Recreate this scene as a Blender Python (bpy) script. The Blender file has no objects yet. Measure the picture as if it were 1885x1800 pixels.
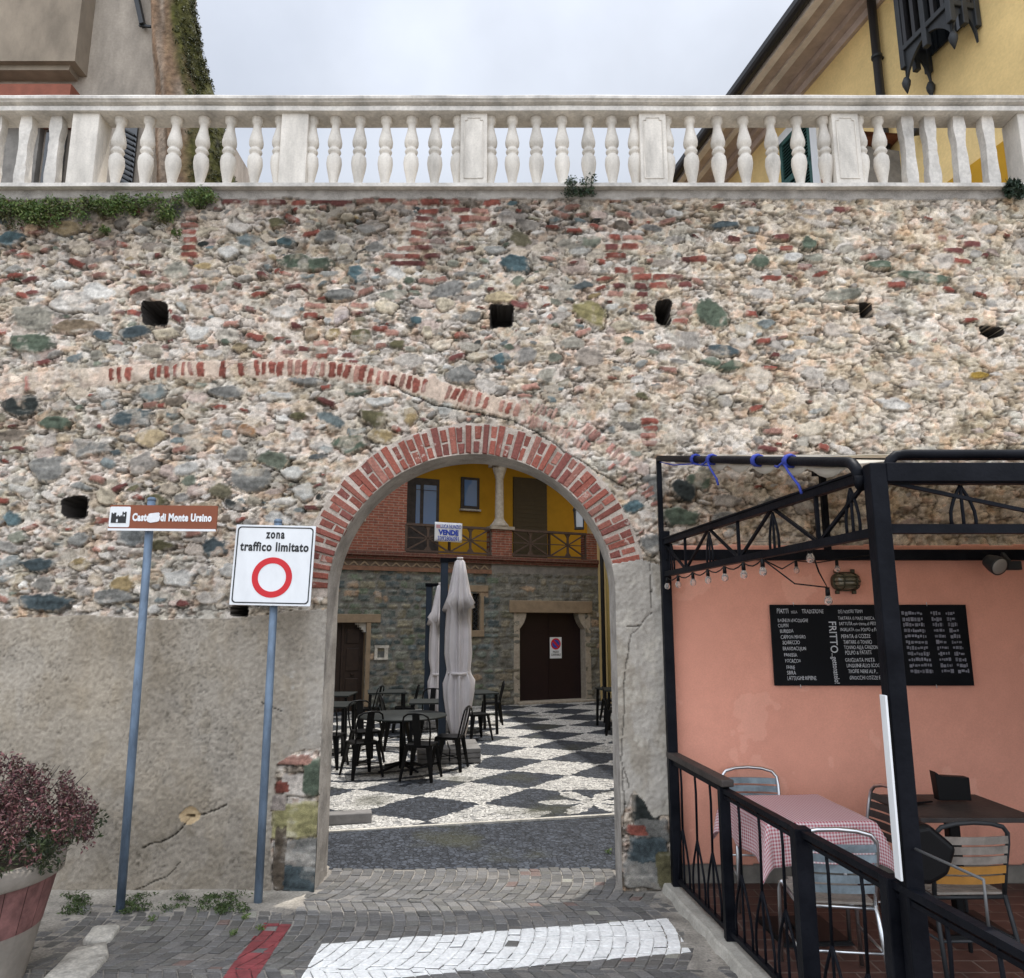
import bpy, bmesh, math, random
import numpy as np
from mathutils import Vector, Matrix, noise as mnoise
random.seed(7); R = random.Random(11)
rad = math.radians; PI = math.pi
SC = bpy.context.scene; COL = SC.collection

# ------------------------------------------------------------------ camera, sky, sun, exposure
CAMH = 2.0; PITCH = rad(10.3); FPX = 1371.0
cam = bpy.data.cameras.new('camera'); camo = bpy.data.objects.new('camera', cam); COL.objects.link(camo)
cam.sensor_width = 36; cam.lens = FPX / 1885 * 36; cam.clip_end = 2000; cam.clip_start = .05
camo.location = (0, 0, CAMH); camo.rotation_euler = (PI/2 + PITCH, 0, 0); SC.camera = camo

SUN_EL = 74.0; SUN_AZ = 34.0          # azimuth measured from +Y (behind the wall) towards +X
world = bpy.data.worlds.new('World'); SC.world = world; world.use_nodes = True
wn = world.node_tree.nodes; wl = world.node_tree.links
bg = wn['Background']; bg.inputs[1].default_value = .15
sky = wn.new('ShaderNodeTexSky'); sky.sky_type = 'NISHITA'; sky.sun_disc = False
sky.sun_elevation = rad(SUN_EL); sky.sun_rotation = rad(SUN_AZ); sky.air_density = 1.0; sky.dust_density = 2.0
# thin bright cloud veil over the clear sky, brighter overhead and away from the view
tc = wn.new('ShaderNodeTexCoord'); sep = wn.new('ShaderNodeSeparateXYZ'); wl.new(tc.outputs['Generated'], sep.inputs[0])
cn = wn.new('ShaderNodeTexNoise'); cn.inputs['Scale'].default_value = 1.6; cn.inputs['Detail'].default_value = 5
wl.new(tc.outputs['Generated'], cn.inputs['Vector'])
mr = wn.new('ShaderNodeMapRange'); wl.new(cn.outputs[0], mr.inputs[0])
for i, v in enumerate((.3, .7, .80, .95)): mr.inputs[i+1].default_value = v
gz = wn.new('ShaderNodeMapRange'); wl.new(sep.outputs[2], gz.inputs[0])
for i, v in enumerate((.5, 1.0, 1.0, 1.9)): gz.inputs[i+1].default_value = v
gy = wn.new('ShaderNodeMapRange'); wl.new(sep.outputs[1], gy.inputs[0])
for i, v in enumerate((-.6, .35, 2.7, 1.0)): gy.inputs[i+1].default_value = v
gm = wn.new('ShaderNodeMath'); gm.operation = 'MULTIPLY'; wl.new(gz.outputs[0], gm.inputs[0]); wl.new(gy.outputs[0], gm.inputs[1])
cl = wn.new('ShaderNodeMix'); cl.data_type = 'RGBA'; cl.blend_type = 'MULTIPLY'; cl.inputs[0].default_value = 1
cl.inputs[6].default_value = (2.75, 2.92, 3.22, 1)
cv = wn.new('ShaderNodeTexNoise'); cv.inputs['Scale'].default_value = 2.4; cv.inputs['Detail'].default_value = 6; wl.new(tc.outputs['Generated'], cv.inputs['Vector'])
cr = wn.new('ShaderNodeMapRange'); wl.new(cv.outputs[0], cr.inputs[0])
for i, v in enumerate((.35, .65, .80, 1.12)): cr.inputs[i+1].default_value = v
gm2 = wn.new('ShaderNodeMath'); gm2.operation = 'MULTIPLY'; wl.new(gm.outputs[0], gm2.inputs[0]); wl.new(cr.outputs[0], gm2.inputs[1]); wl.new(gm2.outputs[0], cl.inputs[7])
mx = wn.new('ShaderNodeMix'); mx.data_type = 'RGBA'; wl.new(mr.outputs[0], mx.inputs[0])
wl.new(sky.outputs[0], mx.inputs[6]); wl.new(cl.outputs[2], mx.inputs[7]); wl.new(mx.outputs[2], bg.inputs[0])
sl = bpy.data.lights.new('sun', 'SUN'); slo = bpy.data.objects.new('sun', sl); COL.objects.link(slo)
sl.energy = 2.2; sl.angle = rad(.8); sl.color = (1, .965, .91)
sd = Vector((math.sin(rad(SUN_AZ))*math.cos(rad(SUN_EL)), math.cos(rad(SUN_AZ))*math.cos(rad(SUN_EL)), math.sin(rad(SUN_EL))))
slo.rotation_euler = sd.to_track_quat('Z', 'Y').to_euler(); slo.location = (0, 0, 30)
SC.view_settings.view_transform = 'Standard'; SC.view_settings.look = 'None'
SC.view_settings.gamma = 1; SC.view_settings.exposure = .68
SC.cycles.max_bounces = 6; SC.cycles.diffuse_bounces = 4; SC.cycles.use_denoising = True

# ------------------------------------------------------------------ survey helpers: where a sight line meets a real plane
def ray(x, y):
    u = (x-942.5)/FPX; v = (900-y)/FPX
    return Vector((u, math.cos(PITCH)-v*math.sin(PITCH), v*math.cos(PITCH)+math.sin(PITCH)))
def P(x, y, Y):
    d = ray(x, y); t = Y/d.y; return Vector((d.x*t, Y, CAMH+d.z*t))
def G(x, y, z=0):
    d = ray(x, y); t = (z-CAMH)/d.z; return Vector((d.x*t, d.y*t, z))
def PL(x, y, o, e):                     # vertical plane through o along unit e -> (s, z)
    d = ray(x, y); n = Vector((-e[1], e[0])); t = (o[0]*n.x+o[1]*n.y)/(d.x*n.x+d.y*n.y)
    return ((d.x*t-o[0])*e[0]+(d.y*t-o[1])*e[1], CAMH+d.z*t)
WY = 6.15                               # front face of the big wall
def W(x, y): p = P(x, y, WY); return p.x, p.z

# ------------------------------------------------------------------ scene helpers
def tag(o, label=None, cat=None, group=None, kind=None):
    if label: o['label'] = label
    if cat: o['category'] = cat
    if group: o['group'] = group
    if kind: o['kind'] = kind
    return o
def thing(name, label, cat, loc=(0,0,0), rz=0, group=None):
    o = bpy.data.objects.new(name, None); COL.objects.link(o); o.empty_display_size = .1
    o.location = loc; o.rotation_euler = (0, 0, rz)
    return tag(o, label, cat, group)
def dup(root, loc, rz, label=None, group=None):
    r = root.copy(); COL.objects.link(r); r.location = loc; r.rotation_euler = (0, 0, rz)
    if label: r['label'] = label
    if group: r['group'] = group
    for ch in list(root.children):
        c = ch.copy(); COL.objects.link(c); c.parent = r
        for g in list(ch.children):
            d = g.copy(); COL.objects.link(d); d.parent = c
    return r
class MB:
    def __init__(s): s.v = []; s.f = []; s.s = []; s.c = []
    def add(s, vs, fs, smooth=False, col=None):
        o = len(s.v); s.v += [tuple(v) for v in vs]; s.f += [tuple(i+o for i in f) for f in fs]; s.s += [smooth]*len(fs)
        s.c += [col or (1,1,1)]*len(vs); return s
    def box(s, c, d, rot=None, col=None, taper=1.0):
        x, y, z = (k/2 for k in d)
        vs = [Vector(p) for p in ((-x,-y,-z),(x,-y,-z),(x,y,-z),(-x,y,-z),(-x*taper,-y*taper,z),(x*taper,-y*taper,z),(x*taper,y*taper,z),(-x*taper,y*taper,z))]
        if rot is not None: vs = [rot @ v for v in vs]
        vs = [v+Vector(c) for v in vs]
        return s.add(vs, ((3,2,1,0),(4,5,6,7),(0,1,5,4),(1,2,6,5),(2,3,7,6),(3,0,4,7)), False, col)
    def span(s, a, b, col=None):
        return s.box([(p+q)/2 for p, q in zip(a, b)], [abs(q-p) for p, q in zip(a, b)], None, col)
    def bar(s, a, b, w, h, up=(0,0,1), col=None, w2=None, h2=None):
        a = Vector(a); b = Vector(b); d = (b-a).normalized(); u = Vector(up)
        if abs(d.dot(u)) > .98: u = Vector((0,1,0))
        x = d.cross(u).normalized(); y = x.cross(d).normalized(); w2 = w2 or w; h2 = h2 or h
        vs = [a+x*i*w/2+y*j*h/2 for i, j in ((-1,-1),(1,-1),(1,1),(-1,1))]+[b+x*i*w2/2+y*j*h2/2 for i, j in ((-1,-1),(1,-1),(1,1),(-1,1))]
        return s.add(vs, ((3,2,1,0),(4,5,6,7),(0,1,5,4),(1,2,6,5),(2,3,7,6),(3,0,4,7)), False, col)
    def tube(s, pts, r, n=8, col=None, caps=True):
        pts = [Vector(p) for p in pts]; rs = r if isinstance(r, (list, tuple)) else [r]*len(pts); vs = []; fs = []; px = None
        for i, p in enumerate(pts):
            d = (pts[min(i+1, len(pts)-1)]-pts[max(i-1, 0)]).normalized()
            if px is None: px = d.orthogonal().normalized()
            px = (px-d*px.dot(d)).normalized(); py = d.cross(px)
            vs += [p+(px*math.cos(2*PI*k/n)+py*math.sin(2*PI*k/n))*rs[i] for k in range(n)]
        for i in range(len(pts)-1):
            for k in range(n):
                a = i*n+k; b = i*n+(k+1) % n; fs.append((a, b, b+n, a+n))
        if caps: fs.append(tuple(range(n-1, -1, -1))); fs.append(tuple(range((len(pts)-1)*n, len(pts)*n)))
        return s.add(vs, fs, True, col)
    def lathe(s, prof, c=(0,0,0), n=16, col=None, cap=True):
        vs = [(c[0]+r*math.cos(2*PI*k/n), c[1]+r*math.sin(2*PI*k/n), c[2]+z) for r, z in prof for k in range(n)]; fs = []
        for i in range(len(prof)-1):
            for k in range(n):
                a = i*n+k; b = i*n+(k+1) % n; fs.append((a, b, b+n, a+n))
        if cap: fs.append(tuple(range(n-1, -1, -1))); fs.append(tuple(range((len(prof)-1)*n, len(prof)*n)))
        return s.add(vs, fs, True, col)
    def prism(s, poly, y0, y1, col=None):     # poly in (x,z), extruded along y
        n = len(poly); vs = [(x, y0, z) for x, z in poly]+[(x, y1, z) for x, z in poly]
        return s.add(vs, [tuple(range(n)), tuple(range(2*n-1, n-1, -1))]+[(i, i+n, (i+1) % n+n, (i+1) % n) for i in range(n)], False, col)
    def ring(s, c, r0, r1, y0, y1, n=40, a0=0, a1=2*PI, col=None):   # flat ring in xz
        vs = []; fs = []
        for k in range(n+1):
            a = a0+(a1-a0)*k/n
            for r in (r0, r1):
                for y in (y0, y1): vs.append((c[0]+r*math.cos(a), y, c[1]+r*math.sin(a)))
        for k in range(n):
            o = 4*k; fs += [(o, o+4, o+6, o+2), (o+3, o+7, o+5, o+1), (o+2, o+6, o+7, o+3), (o+1, o+5, o+4, o)]
        return s.add(vs, fs, False, col)
    def mesh(s, me, M):
        return s.add([M @ v.co for v in me.vertices], [tuple(p.vertices) for p in me.polygons])
    def build(s, name, m, parent=None, bevel=0, seg=2, vcol=False, weld=False):
        me = bpy.data.meshes.new(name); me.from_pydata(s.v, [], s.f); me.polygons.foreach_set('use_smooth', s.s)
        if vcol:
            a = me.color_attributes.new('Col', 'FLOAT_COLOR', 'POINT')
            a.data.foreach_set('color', np.hstack([np.array(s.c, dtype=np.float32), np.ones((len(s.c), 1), np.float32)]).ravel())
        me.materials.append(m); me.update()
        o = bpy.data.objects.new(name, me); COL.objects.link(o)
        if parent: o.parent = parent
        if bevel:
            b = o.modifiers.new('bevel', 'BEVEL'); b.width = bevel; b.segments = seg; b.limit_method = 'ANGLE'
        return o
FONT = None
def text_mesh(txt, size, bold=0, xs=1.0, align='CENTER', spacing=1.0, extrude=.0006):
    cu = bpy.data.curves.new('t', 'FONT'); cu.body = txt; cu.size = size; cu.offset = bold; cu.align_x = align
    cu.extrude = extrude; cu.space_character = spacing; cu.resolution_u = 3
    o = bpy.data.objects.new('t', cu); COL.objects.link(o)
    bpy.context.view_layer.update()
    me = bpy.data.meshes.new_from_object(o.evaluated_get(bpy.context.evaluated_depsgraph_get()))
    if xs != 1.0: me.transform(Matrix.Diagonal((xs, 1, 1, 1)))
    bpy.data.objects.remove(o); bpy.data.curves.remove(cu)
    return me
def fit(me, w):                          # squeeze lettering to a given width, centred
    xs_ = [v.co.x for v in me.vertices]; a, b = min(xs_), max(xs_); me.transform(Matrix.Diagonal((w/(b-a), 1, 1, 1)) @ Matrix.Translation((-(a+b)/2, 0, 0))); return me
def TM(x, y, z, roll=0): return Matrix.Translation((x, y, z)) @ Matrix.Rotation(roll, 4, 'Y') @ Matrix.Rotation(PI/2, 4, 'X')

# ------------------------------------------------------------------ materials
def nodes(name):
    m = bpy.data.materials.new(name); m.use_nodes = True; nt = m.node_tree
    return m, nt.nodes, nt.links, nt.nodes['Principled BSDF']
def c4(c): return (c[0], c[1], c[2], 1)
def mat(name, col, rough=.7, metal=0, var=.18, vs=5, bump=0, bs=60, col2=None, spec=.4, fine=0, fs=200, zs=1):
    m, n, l, b = nodes(name)
    t = n.new('ShaderNodeTexCoord'); no = n.new('ShaderNodeTexNoise'); no.inputs['Scale'].default_value = vs; no.inputs['Detail'].default_value = 8
    no.inputs['Roughness'].default_value = .65; vmp = n.new('ShaderNodeMapping'); vmp.inputs['Scale'].default_value = (1, 1, zs); oi = n.new('ShaderNodeObjectInfo'); om = n.new('ShaderNodeMath'); om.operation = 'MULTIPLY'; om.inputs[1].default_value = 41.0; l.new(oi.outputs['Random'], om.inputs[0]); l.new(om.outputs[0], vmp.inputs['Location']); l.new(t.outputs['Object'], vmp.inputs[0]); l.new(vmp.outputs[0], no.inputs['Vector'])
    r = n.new('ShaderNodeMapRange'); l.new(no.outputs[0], r.inputs[0]); r.inputs[1].default_value = .3; r.inputs[2].default_value = .7
    mx = n.new('ShaderNodeMix'); mx.data_type = 'RGBA'; l.new(r.outputs[0], mx.inputs[0])
    mx.inputs[6].default_value = c4([k*(1-var) for k in col]); mx.inputs[7].default_value = c4(col2 or [min(1, k*(1+var)) for k in col])
    out = mx.outputs[2]
    if fine:
        n2 = n.new('ShaderNodeTexNoise'); n2.inputs['Scale'].default_value = fs; n2.inputs['Detail'].default_value = 3; l.new(t.outputs['Object'], n2.inputs['Vector'])
        r2 = n.new('ShaderNodeMapRange'); l.new(n2.outputs[0], r2.inputs[0])
        for i, v in enumerate((.3, .7, 1-fine, 1+fine)): r2.inputs[i+1].default_value = v
        m2 = n.new('ShaderNodeMix'); m2.data_type = 'RGBA'; m2.blend_type = 'MULTIPLY'; m2.inputs[0].default_value = 1
        l.new(out, m2.inputs[6]); l.new(r2.outputs[0], m2.inputs[7]); out = m2.outputs[2]
    l.new(out, b.inputs['Base Color'])
    b.inputs['Roughness'].default_value = rough; b.inputs['Metallic'].default_value = metal; b.inputs['Specular IOR Level'].default_value = spec
    if bump:
        bn = n.new('ShaderNodeTexNoise'); bn.inputs['Scale'].default_value = bs; bn.inputs['Detail'].default_value = 6; l.new(t.outputs['Object'], bn.inputs['Vector'])
        bp = n.new('ShaderNodeBump'); bp.inputs['Strength'].default_value = bump; bp.inputs['Distance'].default_value = .01
        l.new(bn.outputs[0], bp.inputs['Height']); l.new(bp.outputs[0], b.inputs['Normal'])
    return m
def vmat(name, rough=.9, bump=.4, bs=120, var=.15, vs=150, dist=.006, spec=.25, smear=None):
    m, n, l, b = nodes(name)
    t = n.new('ShaderNodeTexCoord'); a = n.new('ShaderNodeAttribute'); a.attribute_name = 'Col'
    no = n.new('ShaderNodeTexNoise'); no.inputs['Scale'].default_value = vs; no.inputs['Detail'].default_value = 4; l.new(t.outputs['Object'], no.inputs['Vector'])
    r = n.new('ShaderNodeMapRange'); l.new(no.outputs[0], r.inputs[0])
    for i, v in enumerate((.3, .7, 1-var, 1+var)): r.inputs[i+1].default_value = v
    mx = n.new('ShaderNodeMix'); mx.data_type = 'RGBA'; mx.blend_type = 'MULTIPLY'; mx.inputs[0].default_value = 1
    src = a.outputs['Color']
    if smear:                              # mortar and lime left on the faces
        n3 = n.new('ShaderNodeTexNoise'); n3.inputs['Scale'].default_value = smear[0]; n3.inputs['Detail'].default_value = 7; n3.inputs['Roughness'].default_value = .7; l.new(t.outputs['Object'], n3.inputs['Vector'])
        r3 = n.new('ShaderNodeMapRange'); l.new(n3.outputs[0], r3.inputs[0])
        for i, v in enumerate((smear[1], smear[1]+.05, 0, smear[2])): r3.inputs[i+1].default_value = v
        m3 = n.new('ShaderNodeMix'); m3.data_type = 'RGBA'; l.new(r3.outputs[0], m3.inputs[0]); l.new(src, m3.inputs[6]); m3.inputs[7].default_value = (.56,.48,.41,1); src = m3.outputs[2]
    l.new(src, mx.inputs[6]); l.new(r.outputs[0], mx.inputs[7]); l.new(mx.outputs[2], b.inputs['Base Color'])
    b.inputs['Roughness'].default_value = rough; b.inputs['Specular IOR Level'].default_value = spec
    bn = n.new('ShaderNodeTexNoise'); bn.inputs['Scale'].default_value = bs; bn.inputs['Detail'].default_value = 6; l.new(t.outputs['Object'], bn.inputs['Vector'])
    bp = n.new('ShaderNodeBump'); bp.inputs['Strength'].default_value = bump; bp.inputs['Distance'].default_value = dist
    l.new(bn.outputs[0], bp.inputs['Height']); l.new(bp.outputs[0], b.inputs['Normal'])
    return m
def brickmat(name, c1, c2, mortar, bw=.25, bh=.065, msize=.008, rot=False):
    m, n, l, b = nodes(name); t = n.new('ShaderNodeTexCoord'); s = n.new('ShaderNodeSeparateXYZ'); l.new(t.outputs['Object'], s.inputs[0])
    cx = n.new('ShaderNodeCombineXYZ'); l.new(s.outputs[0], cx.inputs[0]); l.new(s.outputs[1 if rot else 2], cx.inputs[1])
    br = n.new('ShaderNodeTexBrick'); l.new(cx.outputs[0], br.inputs[0]); br.inputs['Scale'].default_value = 1
    br.inputs['Color1'].default_value = c4(c1); br.inputs['Color2'].default_value = c4(c2); br.inputs['Mortar'].default_value = c4(mortar)
    br.inputs['Brick Width'].default_value = bw; br.inputs['Row Height'].default_value = bh; br.inputs['Mortar Size'].default_value = msize
    br.inputs['Mortar Smooth'].default_value = .2
    no = n.new('ShaderNodeTexNoise'); no.inputs['Scale'].default_value = 12; no.inputs['Detail'].default_value = 6; l.new(t.outputs['Object'], no.inputs['Vector'])
    r = n.new('ShaderNodeMapRange'); l.new(no.outputs[0], r.inputs[0])
    for i, v in enumerate((.3, .7, .7, 1.3)): r.inputs[i+1].default_value = v
    mx = n.new('ShaderNodeMix'); mx.data_type = 'RGBA'; mx.blend_type = 'MULTIPLY'; mx.inputs[0].default_value = 1
    l.new(br.outputs[0], mx.inputs[6]); l.new(r.outputs[0], mx.inputs[7]); l.new(mx.outputs[2], b.inputs['Base Color']); b.inputs['Roughness'].default_value = .85
    bp = n.new('ShaderNodeBump'); bp.inputs['Strength'].default_value = .6; bp.inputs['Distance'].default_value = .008; bp.invert = True
    l.new(br.outputs[1], bp.inputs['Height']); l.new(bp.outputs[0], b.inputs['Normal'])
    return m
M = {}
M['wallv'] = vmat('rubble_masonry', .94, .6, 140, .30, 170, .008, .2)
M['plasterv'] = vmat('roughcast', .95, .7, 260, .24, 300, .004, .15)
M['pinkv'] = vmat('painted_plaster', .9, .25, 60, .05, 90, .004, .2)
M['brickv'] = vmat('old_brick', .9, .7, 110, .28, 60, smear=(9, .60, .6))
M['sett'] = vmat('porphyry_setts', .62, .5, 90, .22, 70, spec=.4)
M['dirt'] = vmat('grit_and_earth', .95, .6, 60, .25, 60)
M['leafv'] = vmat('leaves', .55, .1, 50, .1, 60, spec=.35)
M['lining'] = mat('arch_lining_plaster', (.35,.32,.285), .92, var=.4, vs=4, bump=.5, bs=35, fine=.15, fs=90)
M['balus'] = mat('white_stone_paint', (.61,.565,.50), .8, var=.34, vs=4.5, zs=.3, bump=.2, bs=50, fine=.06, fs=60)
M['rail'] = mat('weathered_white_rail', (.56,.525,.475), .85, var=.38, vs=3.2, zs=.6, bump=.35, bs=30, fine=.1, fs=40)
M['navy'] = mat('dark_navy_metal', (.004,.0052,.010), .5, var=.6, vs=4, bump=.2, bs=40, spec=.09, col2=(.010,.011,.015))
M['black'] = mat('black_metal', (.005,.005,.0055), .45, var=.3, vs=5, spec=.18)
M['darkwood'] = mat('dark_worn_wood', (.045,.036,.032), .6, var=.4, vs=6, bump=.3, bs=30)
M['white'] = mat('white_enamel', (.76,.77,.775), .5, var=.07, vs=7, zs=.4)
M['stickw'] = mat('torn_white_sticker', (.72,.72,.73), .6, var=.1, vs=20)
M['brown'] = mat('brown_sign_enamel', (.22,.058,.020), .45, var=.08, vs=4)
M['signblack'] = mat('sign_black', (.015,.015,.016), .5, var=.1)
M['signred'] = mat('sign_red', (.58,.015,.022), .45, var=.06)
M['signblue'] = mat('sign_blue', (.03,.07,.42), .5, var=.1)
M['pole'] = mat('blue_grey_painted_pole', (.135,.185,.25), .55, var=.45, vs=9, zs=.4, metal=.1, bump=.1, bs=60)
M['alu'] = mat('polished_aluminium', (.62,.63,.64), .28, 1.0, var=.1, vs=10)
M['bluewood'] = mat('weathered_blue_slat', (.20,.245,.27), .7, var=.45, vs=9, bump=.3, bs=40)
M['greywood'] = mat('grey_weathered_slat', (.24,.21,.18), .75, var=.4, vs=9, bump=.3, bs=40)
M['ochrewood'] = mat('ochre_slat', (.42,.20,.04), .6, var=.2, vs=8)
M['board'] = mat('blackboard', (.003,.0035,.005), .6, var=.5, vs=3, spec=.15)
M['chalk'] = mat('chalk', (.55,.56,.58), .9, var=.25, vs=30)
M['chalkdim'] = mat('smudged_chalk', (.20,.20,.23), .9, var=.4, vs=12)
M['canvas'] = mat('grey_umbrella_cloth', (.66,.62,.62), .85, var=.1, vs=3, bump=.15, bs=120)
M['tarp'] = mat('cream_tarpaulin', (.70,.66,.58), .6, var=.12, vs=3)
_n = M['tarp'].node_tree.nodes; _l = M['tarp'].node_tree.links; _tr = _n.new('ShaderNodeBsdfTranslucent'); _tr.inputs[0].default_value = (.72,.66,.56,1); _ms = _n.new('ShaderNodeMixShader'); _ms.inputs[0].default_value = .45
_l.new(_n['Principled BSDF'].outputs[0], _ms.inputs[1]); _l.new(_tr.outputs[0], _ms.inputs[2]); _l.new(_ms.outputs[0], _n['Material Output'].inputs[0])
M['rope'] = mat('blue_rope', (.03,.05,.30), .8, var=.3, vs=60)
M['concrete'] = mat('concrete', (.36,.335,.29), .9, var=.25, vs=5, bump=.4, bs=50, fine=.12, fs=80)
M['slab'] = mat('grey_stone_slab', (.20,.19,.18), .85, var=.25, vs=6, bump=.3, bs=40)
M['palestone'] = mat('pale_worn_stone', (.47,.44,.385), .9, var=.45, vs=7, bump=.6, bs=25, fine=.2, fs=50)
M['lintel'] = mat('tan_lintel_stone', (.27,.20,.13), .85, var=.2, vs=5, bump=.3, bs=40)
M['doorwood'] = mat('brown_panel_door', (.028,.015,.009), .55, var=.35, vs=7)
M['doorred'] = mat('dark_oxblood_door', (.013,.004,.005), .5, var=.2, vs=4)
M['ochre'] = mat('ochre_plaster', (.50,.265,.016), .9, var=.1, vs=3, bump=.15, bs=50)
M['yellow'] = mat('yellow_plaster', (.74,.54,.24), .9, var=.16, vs=1.3, bump=.2, bs=40, fine=.06, fs=30)
M['beige'] = mat('beige_plaster', (.33,.285,.235), .92, var=.42, vs=2.2, zs=.35, bump=.35, bs=25, fine=.08, fs=30)
M['beige2'] = mat('tan_plaster', (.27,.22,.165), .92, var=.32, vs=1.8, zs=.5, bump=.2, bs=30)
M['greyrub'] = mat('grey_old_render', (.20,.185,.165), .95, var=.35, vs=5, bump=.6, bs=20)
M['soffit'] = mat('brownish_soffit_boards', (.50,.40,.345), .8, var=.25, vs=3)
M['soffit2'] = mat('pale_soffit_moulding', (.74,.67,.61), .8, var=.2, vs=3)
M['gutter'] = mat('dark_gutter', (.018,.017,.018), .5, var=.2)
M['iron'] = mat('wrought_iron', (.022,.024,.026), .55, var=.35, vs=6)
M['green'] = mat('green_shutter', (.022,.085,.075), .55, var=.15)
M['tile'] = mat('terracotta_roof', (.20,.075,.045), .85, var=.25, vs=8)
M['brickred'] = brickmat('red_brickwork', (.27,.082,.045), (.20,.055,.032), (.27,.20,.15))
M['brickdark'] = brickmat('dark_red_brick_course', (.14,.042,.026), (.10,.034,.022), (.16,.10,.07), .22, .06)
M['brickcop'] = mat('red_brick_ledge', (.23,.075,.045), .85, var=.2, vs=6)
M['timber'] = mat('brown_balcony_timber', (.085,.055,.040), .7, var=.3, vs=8)
M['column'] = mat('grey_column_stone', (.36,.31,.245), .85, var=.25, vs=12, bump=.3, bs=40)
M['shade'] = mat('olive_roller_shutter', (.075,.055,.028), .7, var=.1)
M['pipe'] = mat('yellow_pipe', (.48,.35,.12), .6, var=.1)
M['terrtile'] = brickmat('red_brown_terrace_tiles', (.085,.040,.030), (.065,.032,.025), (.15,.115,.095), .30, .15, .006, rot=True)
M['terrtile'].node_tree.nodes['Principled BSDF'].inputs['Roughness'].default_value = .5
M['pinktub'] = mat('faded_pink_tub', (.21,.10,.092), .85, var=.55, vs=8, bump=.3, bs=25)
M['creamtub'] = mat('cream_tub_band', (.27,.24,.205), .8, var=.25, vs=6, bump=.3, bs=30)
M['soil'] = mat('soil', (.04,.03,.02), .95, bump=.5, bs=30)
M['olive'] = mat('olive_brass_lamp', (.055,.050,.028), .45, .4, var=.3, vs=20)
M['plasticgrey'] = mat('grey_plastic', (.10,.10,.10), .5, var=.1)
M['paintw'] = mat('white_road_paint', (.80,.79,.76), .75, var=.14, vs=12, bump=.35, bs=90, fine=.12, fs=45)
M['paintr'] = mat('red_road_paint', (.21,.045,.048), .8, var=.4, vs=9, bump=.25, bs=90)
M['bark'] = mat('brown_peeling_bark', (.165,.10,.06), .95, var=.5, vs=7, bump=.9, bs=14, col2=(.32,.25,.19))
M['moss'] = mat('moss', (.055,.052,.012), .98, var=.5, vs=9, bump=1.0, bs=25)
def glass(name, col, rough=.05):
    m, n, l, b = nodes(name); b.inputs['Base Color'].default_value = c4(col); b.inputs['Roughness'].default_value = rough
    b.inputs['Specular IOR Level'].default_value = .8; return m
M['pane'] = glass('pane_painted_sky_blue', (.13,.23,.42)); M['darkpane'] = glass('dark_pane', (.01,.012,.014))  # sky reflection painted into the blue base colour of the panes
m, n, l, b = nodes('clear_bulb_glass'); b.inputs['Base Color'].default_value = (.85,.8,.75,1); b.inputs['Roughness'].default_value = .05
b.inputs['Transmission Weight'].default_value = .85; b.inputs['IOR'].default_value = 1.2; M['bulb'] = m
# ------------------------------------------------------------------ masonry as a relief: every stone is laid into a height grid
def hsh(ix, iz, s):
    h = (ix.astype(np.int64)*374761393 + iz.astype(np.int64)*668265263 + s*1442695041) & 0xFFFFFFFF
    h = ((h ^ (h >> 13))*1274126177) & 0xFFFFFFFF
    return ((h ^ (h >> 16)) & 0xFFFF)/65535.0
def vn(x, z, f, s=0, fz=None):
    x = x*f; z = z*(fz or f); xi = np.floor(x); zi = np.floor(z); a = x-xi; b = z-zi; a = a*a*(3-2*a); b = b*b*(3-2*b)
    return (hsh(xi, zi, s)*(1-a)+hsh(xi+1, zi, s)*a)*(1-b)+(hsh(xi, zi+1, s)*(1-a)+hsh(xi+1, zi+1, s)*a)*b
def fbm(x, z, f, o=4, s=0, g=.5):
    t = 0; a = 1; w = 0
    for k in range(o): t = t+a*vn(x, z, f*2**k, s+k*17); w += a; a *= g
    return t/w
def sm(a, b, x): t = np.clip((x-a)/(b-a), 0, 1); return t*t*(3-2*t)
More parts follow.
